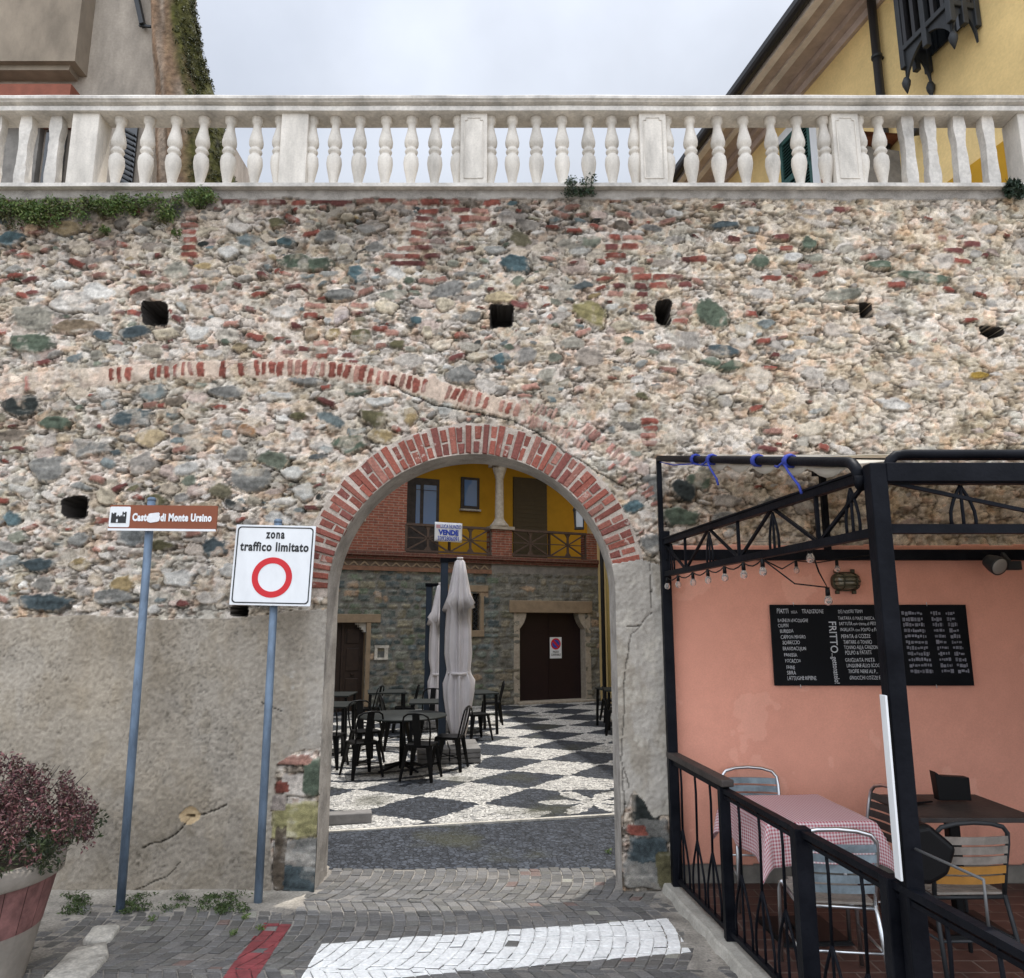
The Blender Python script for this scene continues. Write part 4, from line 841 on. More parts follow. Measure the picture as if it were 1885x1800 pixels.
def wb(mb, name, m, parent, **k):
    o = parent.location; mb.v = [(v[0]-o.x, v[1]-o.y, v[2]-o.z) for v in mb.v]; return mb.build(name, m, parent, **k)
def fp(s, z=0, off=0): p = FA+FD*s+FN*off; return Vector((p.x, p.y, z))
LF = (FB-FA).length                                      # wall to front post
# ------------------------------------------------------------------ pergola
pg = thing('pergola', 'dark navy steel pergola with lattice side truss over the terrace', 'pergola', (FB.x, FB.y, 0))
ZT, ZB = 2.66, 2.40
PS = .075
pT = P(1608, 860, FB.y); pB = P(1700, 1800, FB.y)
mb = MB(); mb.box((FB.x+.02, FB.y, 1.345), (PS, PS, 2.71)); o_ = wb(mb, 'post', M['navy'], pg, bevel=.006)
mb = MB(); mb.box((FB.x+.02, FB.y-PS/2-.002, .04), (.2, .2, .012)); wb(mb, 'base_plate', M['navy'], pg)
mb = MB(); mb.box((FA.x+.005, FA.y-.02, 1.40), (.075, .075, 2.70)); wb(mb, 'wall_post', M['navy'], pg, bevel=.004)
def truss(A, B, hz, name='truss'):
    """lattice girder between A and B (upper chord line), depth hz"""
    A = Vector(A); B = Vector(B); D = B-A; L_ = D.length; dn = Vector((0, 0, -hz))
    mb = MB(); mb.bar(A, B, .038, .04); mb.bar(A+Vector((0,0,.026)), B+Vector((0,0,.026)), .055, .010); wb(mb, 'top_chord', M['navy'], pg)
    mb = MB(); mb.bar(A+dn, B+dn, .045, .04); wb(mb, 'bottom_chord', M['navy'], pg)
    mb = MB(); n_ = 6
    for k in range(n_+1):
        a = A+D*(k/n_)
        if k % 2 == 1: mb.bar(a, a+dn, .018, .018)
        if k < n_:
            b_ = A+D*((k+1)/n_)
            if k % 2 == 0: mb.bar(a+dn*.02, b_+dn*.98, .016, .016)
            else: mb.bar(a+dn*.98, b_+dn*.02, .016, .016)
    wb(mb, 'web_bars', M['navy'], pg)
    # leaf shaped wishbones hanging under the upper chord
    for k in range(0, n_+1, 2):
        a = A+D*(k/n_) if 0 < k < n_ else A+D*((k+.35)/n_ if k == 0 else (k-.35)/n_); u = D.normalized(); mb = MB()
        for s_ in (-1, 0, 1):
            pts = [a+dn*.12]+[a+dn*(.12+.86*t)+u*(s_*.055*math.sin(PI*min(1, t*1.05)*.62)) for t in (.15,.35,.6,.8,1)]
            mb.tube(pts, .0075, 6)
        wb(mb, 'wishbone_bars', M['navy'], pg)
truss((FA.x, FA.y-.03, ZT), (FB.x+.02, FB.y+.04, ZT), ZT-ZB)
RX = 7.5
truss((FB.x+.05, FB.y, ZT-.03), (RX, FB.y, ZT-.03), .22)
mb = MB(); mb.box(((FB.x+RX)/2+.03, FB.y-.01, ZT-.002), (RX-FB.x-.05, .06, .085)); wb(mb, 'front_beam', M['navy'], pg, bevel=.004)
mb = MB(); mb.box(((FA.x+RX)/2, 6.06, 2.555), (RX-FA.x, .06, .085)); wb(mb, 'wall_beam', M['navy'], pg, bevel=.004)
mb = MB(); p_ = P(1515, 858, 6.0); mb.box((p_.x, 6.03, 2.9), (.045, .045, .62)); mb.box((p_.x, 6.03, 3.23), (.15, .06, .045)); mb.bar((p_.x+.02, 6.02, 2.66), (p_.x+.42, 6.0, 2.74), .03, .03); wb(mb, 'bracket_post', M['navy'], pg)
hz0, hz1 = 3.36, 2.735
mb = MB(); mb.box((FA.x-.02, FA.y-.02, 2.98), (.038, .038, .78)); wb(mb, 'upright', M['navy'], pg)
def hoop(x0, x1, name):
    mb = MB(); A = Vector((x0, 6.06, hz0)); B = Vector((x1, FB.y+.16, hz1+.01)); u = (B-A).normalized()
    pts = [A, A.lerp(B, .5), B]+[Vector((x1, FB.y+.16-.10*math.sin(t), hz1+.01-.10*(1-math.cos(t))-.02*t)) for t in (.4,.8,1.2,1.57)]+[Vector((x1, FB.y+.05, ZT))]
    mb.tube(pts, .026, 12); return wb(mb, name, M['navy'], pg)
hoop(FA.x-.02, FB.x-.02, 'roof_tube')
def hx(s): return Vector((FA.x-.02+(FB.x-FA.x)*s, 6.06+(FB.y+.16-6.06)*s, hz0+(hz1+.01-hz0)*s))
mb = MB(); c0 = Vector((FB.x+.075, FB.y, ZT)); pts = [c0+Vector((0,0,.0)), c0+Vector((.005,0,.03)), c0+Vector((.02,0,.06)), c0+Vector((.045,0,.08)), c0+Vector((.08,0,.086)), Vector((RX, FB.y, ZT+.086))]
mb.tube(pts, .022, 12); wb(mb, 'front_tube', M['navy'], pg)
for x in (2.35, 3.1, 3.9): mb = MB(); mb.tube([(x, 6.06, hz0), (x, FB.y+.05, ZT+.09)], .018, 8); wb(mb, 'rafter_tube', M['navy'], pg)
mb = MB(); n_ = 16; vs = []                              # tarpaulin lies on the tubes, slack between them
for j in range(n_+1):
    for i in range(41):
        s_ = j/n_; x0 = FA.x+.25+(FB.x-FA.x)*s_; x = x0+(RX-x0)*i/40; sag = -.035*abs(math.sin(x*2.1))*math.sin(PI*min(1, s_*1.0))-.02*abs(math.sin(x*5+s_*4))*(.3 if i else 1)
        vs.append((x, 6.06+(FB.y+.12-6.06)*s_, hz0+.030+(hz1+.012-hz0)*s_+sag*.6))
mb.add(vs, [(j*41+i, j*41+i+1, (j+1)*41+i+1, (j+1)*41+i) for j in range(n_) for i in range(40)], True); tq = wb(mb, 'tarpaulin', M['tarp'], pg)
so = tq.modifiers.new('solid', 'SOLIDIFY'); so.thickness = .004
mb = MB(); n_ = 30; vs = []                              # dark cloth added out of view to darken the pink wall
for k in range(n_+1): y = 3.3+2.75*k/n_; x = 4.75+.04*math.sin(k*1.3); vs += [(x, y, .1), (x, y, 2.75)]
mb.add(vs, [(2*k, 2*k+2, 2*k+3, 2*k+1) for k in range(n_)], True); q_ = wb(mb, 'added_shade_cloth', M['darkwood'], pg); so = q_.modifiers.new('s', 'SOLIDIFY'); so.thickness = .006
mb = MB()                                                # loose edge of the sheet lashed to the side tube
vs = []
for j in range(41):
    s_ = .12+.86*j/40; a = hx(s_); dr = .02+.05*abs(math.sin(j*.55))*(.3 if j < 10 else 1)
    vs += [tuple(a+Vector((.27, 0, .01))), tuple(a+Vector((.02, 0, -.012))), tuple(a+Vector((.015, 0, -.012-dr)))]
mb.add(vs, [(j*3+i, j*3+i+1, j*3+i+4, j*3+i+3) for j in range(40) for i in range(2)], True); q_ = wb(mb, 'loose_sheet_edge', M['tarp'], pg); so = q_.modifiers.new('solid', 'SOLIDIFY'); so.thickness = .004
rp_ = thing('rope', 'blue rope lashed round the sloping roof tube of the pergola', 'rope', hx(.3))
for s_ in (.30, .41, .66, .80):
    a = hx(s_); u = (hx(1)-hx(0)).normalized(); mb = MB(); v_ = u.cross(Vector((1,0,0))).normalized(); w_ = Vector((1,0,0))
    pts = [a+u*(.035*(k/36-.5))+(v_*math.cos(k*.7)+w_*math.sin(k*.7))*.033 for k in range(37)]; mb.tube(pts, .008, 6)
    if s_ in (.41, .80): mb.tube([a+Vector((-.03,0,-.02)), a+u*.05+Vector((-.035,0,-.06)), a+u*.14+Vector((-.03,0,-.13)), a+u*.16+Vector((-.03,0,-.17))], .0075, 6); mb.tube([a+Vector((-.03,0,0)), a-u*.08+Vector((-.03,0,-.035)), a-u*.13+Vector((-.02,0,-.03))], .007, 6)
    wb(mb, 'lashing', M['rope'], rp_)
mb = MB(); mb.tube([hx(.02)+Vector((-.01,0,-.03)), hx(.15)+Vector((-.02,0,-.05)), hx(.3)+Vector((-.02,0,-.035)), hx(.41)+Vector((-.02,0,-.045))], .005, 6); wb(mb, 'cord', M['rope'], rp_)
# white strip fixed to the street side of the post
mb = MB(); x_ = FB.x+.02-PS/2-.012; a = P(1626, 1280, FB.y-.05); b_ = P(1660, 1622, FB.y-.05); mb.box((x_-.012, FB.y-.03, (a.z+b_.z)/2), (.010, .048, a.z-b_.z)); 
tag(mb.build('white_strip', M['white'], bevel=.002), 'narrow white board fixed upright to the dark pergola post', 'board')

# ------------------------------------------------------------------ string of bulbs
sg = thing('string_lights', 'string of clear glass bulbs hanging along the lower truss chord', 'string lights', fp(.2, ZB))
def bulb(p, tilt=(0,0)):
    mb = MB(); mb.tube([p, p+Vector((0,0,-.045))], [.011,.013], 10); so_ = wb(mb, 'bulb_socket', M['black'], sg)
    mb = MB(); mb.lathe([(.010,-.043),(.014,-.050),(.021,-.064),(.022,-.077),(.018,-.089),(.008,-.096),(.001,-.098)], p, 14); mb.v = [(v[0]-sg.location.x, v[1]-sg.location.y, v[2]-sg.location.z) for v in mb.v]; mb.build('bulb', M['bulb'], so_)
bp_ = [fp(LF*s, ZB-.03, .02) for s in (.04,.13,.24,.34,.44,.54,.63)]; mid_ = [fp(LF*.70, ZB-.20, -.25), fp(LF*.74, ZB+.02, -.1), P(1465, 1032, 5.7), P(1540, 1030, 5.7)]
for p in bp_+mid_: bulb(Vector(p))
mb = MB(); pts = []
for a, c_ in zip(bp_, bp_[1:]):
    for t in (0, .25, .5, .75): q = a.lerp(c_, t); q.z -= .03*math.sin(PI*t); pts.append(q)
pts += [bp_[-1], bp_[-1].lerp(mid_[0], .5)+Vector((0,0,-.06)), mid_[0], mid_[0].lerp(mid_[1], .5)+Vector((0,0,-.03)), mid_[1]]; mb.tube(pts, .0045, 6)
a = Vector(bp_[-1]); mb.tube([a, a.lerp(mid_[2], .5)+Vector((0,0,-.06)), mid_[2], mid_[2].lerp(mid_[3], .5)+Vector((0,0,-.02)), mid_[3], P(1600, 1022, 5.7)], .0045, 6); wb(mb, 'cable', M['black'], sg)

# ------------------------------------------------------------------ railing of the terrace
rl = thing('terrace_railing', 'black iron railing with wishbone bars and wooden handrail along the terrace edge', 'railing', (FA.x, FA.y, TZ))
RZ = .93
posts = [.035, 1.02, 2.02, LF-.10]
for k, s_ in enumerate(posts):
    mb = MB(); p = fp(s_); w_ = (.06,.065,.085,.075)[k]; mb.box((p.x, p.y, TZ+(RZ-.03)/2), (w_, w_, RZ+.0)); o_ = wb(mb, 'newel_post', M['navy'], rl, bevel=.004)
mb = MB(); mb.bar(fp(.0, TZ+RZ+.015), fp(1.10, TZ+RZ+.015), .085, .045); wb(mb, 'wooden_handrail', M['darkwood'], rl, bevel=.008)
mb = MB(); mb.bar(fp(1.02, TZ+RZ-.035), fp(LF+2.6, TZ+RZ-.035), .045, .03); mb.bar(fp(1.02, TZ+RZ-.075), fp(LF+2.6, TZ+RZ-.075), .022, .02); mb.bar(fp(.0, TZ+RZ-.035), fp(1.02, TZ+RZ-.035), .03, .03); wb(mb, 'top_rail', M['navy'], rl)
mb = MB(); mb.bar(fp(.0, TZ+.055), fp(LF+2.6, TZ+.055), .03, .03); wb(mb, 'bottom_rail', M['navy'], rl)
for s_ in [.20,.50,.78, 1.24,1.52,1.80, 2.26,2.55, LF+.22,LF+.48,LF+1.1,LF+1.4]:
    mb = MB(); u = FD; top_, bot = TZ+RZ-.04, TZ+.06; zj = bot+(top_-bot)*.47
    mb.tube([fp(s_, top_), fp(s_+.012, (top_+zj)/2+.1), fp(s_, zj)], .0085, 8)
    for d_ in (-1, 0, 1): mb.tube([fp(s_, zj)]+[fp(s_+d_*.118*math.sin(t*1.9), zj-(zj-bot)*t) for t in (.15,.35,.55,.75,1)], .008, 8)
    wb(mb, 'wishbone_baluster', M['navy'], rl)
for s_ in (LF+.85, LF+1.8): mb = MB(); p = fp(s_); mb.box((p.x, p.y, TZ+RZ/2-.02), (.06,.06,RZ)); wb(mb, 'newel_post', M['navy'], rl, bevel=.004)
mb = MB(); mb.tube([fp(LF+.05, TZ+RZ+.13, -.02), fp(LF+.42, TZ+RZ+.13, -.02), fp(LF+.42, TZ+RZ-.03, -.02)], .006, 6); wb(mb, 'thin_guard_rail', M['plasticgrey'], rl)

# ------------------------------------------------------------------ terrace tables and chairs
gm_, n, l, b = nodes('pink_gingham')
at_ = n.new('ShaderNodeAttribute'); at_.attribute_name = 'cloth'; sp = n.new('ShaderNodeSeparateXYZ'); l.new(at_.outputs['Vector'], sp.inputs[0])
def m2(op, a, c=None):
    q = n.new('ShaderNodeMath'); q.operation = op
    for i, k in enumerate((a, c)):
        if k is None: continue
        if isinstance(k, (int, float)): q.inputs[i].default_value = k
        else: l.new(k, q.inputs[i])
    return q.outputs[0]
st = [m2('GREATER_THAN', m2('FRACT', m2('MULTIPLY', m2('ADD', sp.outputs[i], 10.0), 1/.020)), .5) for i in (0, 1)]
w_ = m2('MULTIPLY', m2('ADD', st[0], st[1]), .5); mx = n.new('ShaderNodeMix'); mx.data_type = 'RGBA'; l.new(w_, mx.inputs[0]); mx.inputs[6].default_value = (.70,.62,.62,1); mx.inputs[7].default_value = (.43,.095,.12,1)
l.new(mx.outputs[2], b.inputs['Base Color']); b.inputs['Roughness'].default_value = .8
def cloth(name, hw, hd_, drop, z, m, flare=.05, seed=0):
    nx_, ny_ = 64, 68; vs = []; uv = []
    for j in range(ny_+1):
        for i in range(nx_+1):
            p = (-1+2*i/nx_)*(hw+drop); q = (-1+2*j/ny_)*(hd_+drop); dx = max(0, abs(p)-hw); dy = max(0, abs(q)-hd_); d = math.hypot(dx, dy)
            x = max(-hw, min(hw, p)); y = max(-hd_, min(hd_, q)); zz = z
            if d > 0:
                ux, uy = (dx/d)*(1 if p > 0 else -1), (dy/d)*(1 if q > 0 else -1); crn = min(dx, dy)/d*1.4; per = (q if dx > dy else p)
                fl = .012+d*(.10+.28*crn)+.018*math.sin(per*16+seed)*min(1, d/.1); x += ux*fl; y += uy*fl; zz = z-d*(.97-.05*crn)
            else: zz = z+.0015*math.sin(p*14)*math.sin(q*11)
            vs.append((x, y, zz)); uv.append((p, q, 0))
    mb = MB(); mb.add(vs, [(j*(nx_+1)+i, j*(nx_+1)+i+1, (j+1)*(nx_+1)+i+1, (j+1)*(nx_+1)+i) for j in range(ny_) for i in range(nx_)], True); o = mb.build(name, m)
    a = o.data.attributes.new('cloth', 'FLOAT_VECTOR', 'POINT'); a.data.foreach_set('vector', np.array(uv, np.float32).ravel()); so = o.modifiers.new('s', 'SOLIDIFY'); so.thickness = .003; return o
def pedestal(name, label, loc, rz, hw, hd_, h=.745):
    t = thing(name, label, 'table', loc, rz); mb = MB(); mb.box((0,0,h-.015), (2*hw-.01, 2*hd_-.01, .03)); mb.build('tabletop', M['darkwood'], t, bevel=.004)
    mb = MB(); mb.box((0,0,h/2), (.075,.075,h-.03)); mb.build('column', M['black'], t, bevel=.01); mb = MB(); mb.box((0,0,.012), (.46,.46,.024), None, None, .92); mb.box((0,0,.03), (.12,.12,.02)); mb.build('base_plate', M['black'], t, bevel=.006); return t
T1 = (1.87, 5.22, TZ)
pedestal('bistro_table', 'square pedestal table under the pink checked cloth near the railing', T1, rad(4), .33, .36)
o = cloth('tablecloth', .335, .365, .25, .755, gm_, seed=1); o.location = T1; o.rotation_euler = (0,0,rad(4)); tag(o, 'red and white checked tablecloth on the table near the railing', 'tablecloth')
mb = MB(); mb.box((0,0,0), (.03,.012,.04)); cps = []
def bistro_chair(label, slatm, backm, loc, rz, fm='alu'):
    t = thing('bistro_chair', label, 'chair', loc, rz, 'aluminium chairs on the terrace'); r_ = .0125
    for s_ in (-1, 1):
        mb = MB(); mb.tube([(s_*.225, .21, 0), (s_*.215, .20, .40), (s_*.21, .185, .44), (s_*.205, .15, .455)], r_, 10); mb.build('leg', M[fm], t)
        mb = MB(); mb.tube([(s_*.225, -.30, 0), (s_*.21, -.235, .30), (s_*.20, -.20, .46)], r_, 10); mb.build('leg', M[fm], t)
    mb = MB(); pts = [(-.20,-.20,.46),(-.205,-.225,.60),(-.21,-.26,.74),(-.205,-.275,.80),(-.175,-.285,.835),(-.10,-.295,.855),(0,-.30,.862),(.10,-.295,.855),(.175,-.285,.835),(.205,-.275,.80),(.21,-.26,.74),(.205,-.225,.60),(.20,-.20,.46)]
    mb.tube(pts, r_, 10); mb.build('back_hoop', M[fm], t)
    mb = MB(); mb.tube([(-.205,.15,.445),(-.2,-.20,.445),(.2,-.20,.445),(.205,.15,.445),(.17,.20,.445),(-.17,.20,.445),(-.205,.15,.445)], .011, 8); mb.tube([(-.215,.2,.22),(-.215,-.25,.24)], .008, 8); mb.tube([(.215,.2,.22),(.215,-.25,.24)], .008, 8); mb.tube([(-.215,-.25,.24),(.215,-.25,.24)], .008, 8); mb.build('seat_frame', M[fm], t)
    mb = MB()
    for k in range(7): mb.box((0, -.175+.058*k, .464), (.40 if k < 6 else .34, .048, .013))
    mb.build('seat_slats', M[slatm], t, bevel=.003)
    for k, (z, y) in enumerate(((.545,-.222),(.60,-.236),(.655,-.250),(.71,-.264),(.765,-.278))):
        mb = MB(); n_ = 8; vs = []
        for i in range(n_+1):
            a = -1+2*i/n_; x = a*.205; yy = y-.025*(1-a*a)
            for dy in (0, .010):
                for dz in (-.021, .021): vs.append((x, yy+dy-dz*.2, z+dz))
        mb.add(vs, [f for i in range(n_) for o in (4*i,) for f in ((o, o+4, o+5, o+1), (o+2, o+3, o+7, o+6), (o+1, o+5, o+7, o+3), (o, o+2, o+6, o+4))]+[(0,1,3,2),(4*n_,4*n_+2,4*n_+3,4*n_+1)]); mb.build('back_slat', M[backm if not (isinstance(backm, list)) else backm[k]], t)
    return t
bistro_chair('aluminium chair with blue grey slats, its back to the street before the checked cloth', 'greywood', 'bluewood', (1.78, 4.56, TZ), rad(-7))
bistro_chair('aluminium chair with a blue backrest, behind the checked table against the pink wall', 'bluewood', 'bluewood', (1.80, 5.74, TZ), rad(176))
bistro_chair('aluminium chair with brown slats seen from its side, right of the checked table', 'greywood', 'darkwood', (2.27, 5.28, TZ), rad(97))
T2 = (2.95, 5.32, TZ)
pedestal('dark_pedestal_table', 'bare dark pedestal table right of the pergola post, with a napkin holder on it', T2, 0, .38, .34)
q_ = bistro_chair('dark chair with one grey and one ochre back slat at the right table', 'greywood', ['ochrewood','ochrewood','greywood','greywood','greywood'], (2.55, 4.70, TZ), rad(2), 'iron')
mb = MB(); pts = [(-.10,0),(.12,0),(.12,.15),(-.07,.16),(-.115,.19)]; mb.prism(pts, -.035, .035); mb.v = [tuple(Vector(v)+Vector((3.02, 5.42, TZ+.76))) for v in mb.v]; tag(mb.build('napkin_holder', M['black'], bevel=.004), 'dark box shaped napkin holder standing on the bare dark table', 'napkin holder')
mb = MB(); mb.box((2.72, 5.38, TZ+.765), (.22, .16, .012), Matrix.Rotation(.3, 3, 'Z')); tag(mb.build('menu_folder', M['black'], bevel=.003), 'flat dark menu folder lying on the bare dark table', 'menu')
# bag hung on the post side
mb = MB(); pB_ = P(1700, 1570, 4.35); vs = [(-.10,0,.14),(.02,0,.16),(.16,0,.04),(.10,0,-.10),(0,0,-.15),(-.10,0,-.14)]
mb.prism([(v[0], v[2]) for v in vs], -.06, .06); mb.v = [tuple(Vector(v)+pB_) for v in mb.v]; bg_ = mb.build('black_bag', M['black'], bevel=.03, seg=3); tag(bg_, 'small black bag hanging beside the post at the ochre slatted chair', 'bag')
# ------------------------------------------------------------------ blackboard menu
b0, b1, b2, b3 = (P(x, y, WY-.05) for x, y in ((1418,1113),(1775,1110),(1425,1262),(1795,1259)))
bw_ = (b1.x-b0.x+b3.x-b2.x)/2; bh_ = b0.z-b2.z; bc = Vector(((b0.x+b1.x+b2.x+b3.x)/4, WY-.045, (b0.z+b2.z)/2))
bd = thing('menu_blackboard', 'wide blackboard with a handwritten chalk menu on the pink wall', 'blackboard', bc)
mb = MB(); mb.box((0,0,0), (bw_, .018, bh_)); mb.build('board', M['board'], bd, bevel=.002)
mb = MB()
for x in (-bw_*.38, bw_*.30): mb.tube([(x, -.012, bh_/2-.01), (x-.004, -.016, bh_/2+.02)], .003, 6); mb.tube([(x+.012, -.012, -bh_/2+.01), (x+.015, -.016, -bh_/2-.02)], .003, 6)
mb.build('hook', M['alu'], bd)
BXL = 1421.0
def bpx(x, y): return ((x-1421.5)/(1785-1421.5)-.5)*bw_, (.5-(y-1112)/(1260-1112))*bh_
def chalkcol(name, rows, m, xs=.62):
    for txt, x, y, h in rows:
        X_, Z_ = bpx(x, y); s_ = h/148*bh_*1.25; me = text_mesh(txt, s_, bold=0, xs=xs*R.uniform(.94,1.06), align='LEFT', spacing=R.uniform(1.0,1.1), extrude=.0004); mb = MB()
        for v in me.vertices: v.co.x += .005*mnoise.noise(Vector((v.co.x*30, v.co.y*30, y))); v.co.y += .005*mnoise.noise(Vector((v.co.x*25, v.co.y*30, y+50)))
        mb.mesh(me, TM(X_, -.0105, Z_, rad(R.uniform(-1.5, .5)))); mb.build('chalk_line', m, bd)
chalkcol('chalk_menu_column', [('PIATTI', 1433, 1128, 10), ('DELLA', 1460, 1128, 5), ('TRADIZIONE', 1480, 1128, 8.5), ("BAGNUN d'ACCIUGHE", 1434, 1144, 7), ('CIUPIN', 1434, 1154, 7.5), ('BURIDDA', 1437, 1164, 7), ('CAPPON MAGRO', 1438, 1174.5, 7.5), ('SCABECCIO', 1440, 1185, 7.5), ('BRANDACUJUN', 1440, 1196, 7.5),
    ('PANISSA', 1442, 1207.5, 7.5), ('FOCACCIA', 1443, 1218.5, 7.5), ('FAINE', 1444.5, 1230, 7.5), ('SBIRA', 1445, 1240, 8), ('LATTUGHE RIPIENE', 1445, 1250, 8)], M['chalk'])
chalkcol('chalk_menu_column', [('DEI NOSTRI TEMPI', 1547, 1128, 7), ('TARTARA di MARE FRESCA', 1546, 1140, 7), ('BATTUTA con crema di PESTO', 1547, 1150, 7), ('INSALATA con POLPO e PATATE', 1548, 1161, 7), ('PEPATA di COZZE', 1549, 1174, 8), ('TARTARE di TONNO', 1552, 1184, 7.5), ('TONNO ALLA CANZONE', 1553, 1194, 7.5), ('POLPO & PATATE', 1554, 1204, 8), ('GRIGLIATA MISTA', 1553, 1217, 8),
    ('LINGUINE ALLO SCOGLIO', 1555, 1227, 7.5), ('TROFIE NERE AL P...', 1557, 1237, 7.5), ('GNOCCHI COZZE E...', 1558, 1249, 7.5)], M['chalk'])
mb = MB(); X_, Z_ = bpx(1528, 1172); mb.mesh(fit(text_mesh('FRITTO', .085, .0005), .245), TM(X_, -.0105, Z_, rad(90))); X_, Z_ = bpx(1530, 1229); mb.mesh(fit(text_mesh('...gettonatelo!', .06, .0002), .235), TM(X_, -.0105, Z_, rad(88))); mb.build('chalk_sideways_word', M['chalk'], bd)
rr = random.Random(5)                          # smudged, illegible right column: short chalk strokes in rows
for k in range(11):
    y = 1128+k*10.6; mb = MB()
    for x0, x1 in ((1664+k*.7, 1702+k*1.0), (1718+k*1.0, 1736+k*1.4), (1746+k*1.2, 1762+k*1.6)):
        x = x0
        while x < x1:
            w_ = rr.uniform(2, 6); X0, Z0 = bpx(x, y); X1, _ = bpx(min(x+w_, x1), y); h = bh_*rr.uniform(.022,.05); mb.box(((X0+X1)/2, -.0098, Z0+rr.uniform(-.004,.004)), (X1-X0, .001, h)); x += w_+rr.uniform(.6, 2)
    mb.build('smudged_chalk_row', M['chalkdim'], bd)
# ------------------------------------------------------------------ lamps on the pink wall
lc = P(1561, 1070, WY-.10); lp = thing('bulkhead_lamp', 'oval caged bulkhead lamp above the blackboard', 'wall lamp', (lc.x, WY-.03, lc.z))
hw, hh = .115, .078
ov = [(hw*math.copysign(abs(math.cos(a))**.75, math.cos(a)), hh*math.copysign(abs(math.sin(a))**.75, math.sin(a))) for a in np.linspace(0, 2*PI, 33)[:-1]]
mb = MB(); mb.prism(ov, -.05, .0); mb.build('housing', M['olive'], lp, bevel=.008)
mb = MB(); vs = []; k_ = len(ov)
for s_, y in ((.86,-.05),(.80,-.085),(.6,-.11),(.25,-.12)): vs += [(x*s_, y, z*s_) for x, z in ov]
mb.add(vs, [(r*k_+i, r*k_+(i+1) % k_, (r+1)*k_+(i+1) % k_, (r+1)*k_+i) for r in range(3) for i in range(k_)]+[tuple(range(3*k_, 4*k_))], True); mb.build('lens', glass('smoked_lamp_glass', (.16,.14,.09), .15), lp)
mb = MB()
for z in (-.035, 0, .035): w_ = hw*.9 if z == 0 else hw*.8; mb.tube([(-w_,-.045,z),(-w_*.85,-.10,z),(-w_*.4,-.128,z),(w_*.4,-.128,z),(w_*.85,-.10,z),(w_,-.045,z)], .006, 8)
for x in (-.05, .05): mb.tube([(x,-.045,-.072),(x,-.11,-.05),(x,-.13,0),(x,-.11,.05),(x,-.045,.072)], .006, 8)
mb.build('cage', M['olive'], lp)
for x in (-.075, .06):
    for z in (-.085, .085): mb = MB(); mb.box((x, -.03, z), (.03,.03,.03)); mb.build('lug', M['olive'], lp, bevel=.004)
fc = P(1835, 1040, 5.8); fl = thing('floodlight', 'round dark floodlight under the wall beam at the right', 'spotlight', fc)
mb = MB(); mb.lathe([(.02,.10),(.05,.09),(.068,.03),(.074,-.02),(.074,-.03)], (0,0,0), 24); mb.v = [tuple(Matrix.Rotation(rad(-62), 3, 'X') @ Matrix.Rotation(rad(-10), 3, 'Y') @ Vector(v)) for v in mb.v]; mb.build('housing', M['iron'], fl)
mb = MB(); mb.lathe([(.066,-.028),(.06,-.034),(.04,-.038),(.01,-.04)], (0,0,0), 24); mb.v = [tuple(Matrix.Rotation(rad(-62), 3, 'X') @ Matrix.Rotation(rad(-10), 3, 'Y') @ Vector(v)) for v in mb.v]; mb.build('lens', glass('spot_lens', (.35,.33,.30), .2), fl)
mb = MB(); mb.box((.13,.05,.0), (.16,.06,.07)); mb.bar((.13,.05,.03), (.13,.12,.10), .03, .03); mb.build('bracket', M['iron'], fl, bevel=.005)

# ------------------------------------------------------------------ foliage helper and plants
def leaves(mb, cen, rx, ry, rz, n, size, cols, shell=.35, squash=1, rnd=R):
    for _ in range(n):
        while True:
            d = Vector((rnd.uniform(-1,1), rnd.uniform(-1,1), rnd.uniform(-1,1)))
            if .05 < d.length < 1: break
        d = d.normalized()*(shell+(1-shell)*rnd.random()**.6); p = Vector(cen)+Vector((d.x*rx, d.y*ry, d.z*rz))
        s_ = size*rnd.uniform(.6, 1.4); a = Vector((rnd.gauss(0,1), rnd.gauss(0,1), rnd.gauss(0,1)+.3)).normalized(); b_ = a.orthogonal().normalized(); b_ = Matrix.Rotation(rnd.uniform(0,6.3), 3, a) @ b_; c_ = a.cross(b_)
        k = np.array(rnd.choice(cols))*rnd.uniform(.65, 1.35)
        mb.add([p-b_*s_, p+c_*s_*.38+a*s_*.12, p+b_*s_, p-c_*s_*.38+a*s_*.12], [(0,1,2,3)], False, tuple(k))
PC = Vector((-3.13, 4.62, 0)); TH = .66
pl = thing('planter', 'round tub planter painted faded pink with a cream rim at the lower left', 'planter', PC)
mb = MB(); mb.lathe([(.33,0),(.39,.30)], (0,0,0), 40, cap=False); mb.build('lower_band', M['creamtub'], pl)
mb = MB(); n_ = 22
for k in range(n_):
    a0_, a1_ = 2*PI*k/n_, 2*PI*(k+.97)/n_; r0, r1 = .392, .448
    mb.add([(r*math.cos(a), r*math.sin(a), z) for r, z in ((r0,.30),(r1,.565)) for a in (a0_, (a0_+a1_)/2, a1_)], [(0,1,4,3),(1,2,5,4)], False)
mb.build('pink_staves', M['pinktub'], pl)
mb = MB(); mb.lathe([(.350,.26),(.415,.565)], (0,0,0), 40, cap=False); mb.build('inner_drum', M['soil'], pl)
mb = MB(); mb.lathe([(.45,.56),(.478,.575),(.485,.66),(.47,.675),(.43,.67),(.42,.60)], (0,0,0), 48, cap=False); mb.build('rim', M['creamtub'], pl)
mb = MB(); mb.lathe([(.43,.62),(.2,.63),(.01,.64)], (0,0,0), 24, cap=False); mb.build('soil', M['soil'], pl)
ht = thing('heather', 'dense purple red flowering heather growing in the pink tub', 'plant', PC+Vector((0,0,.63)))
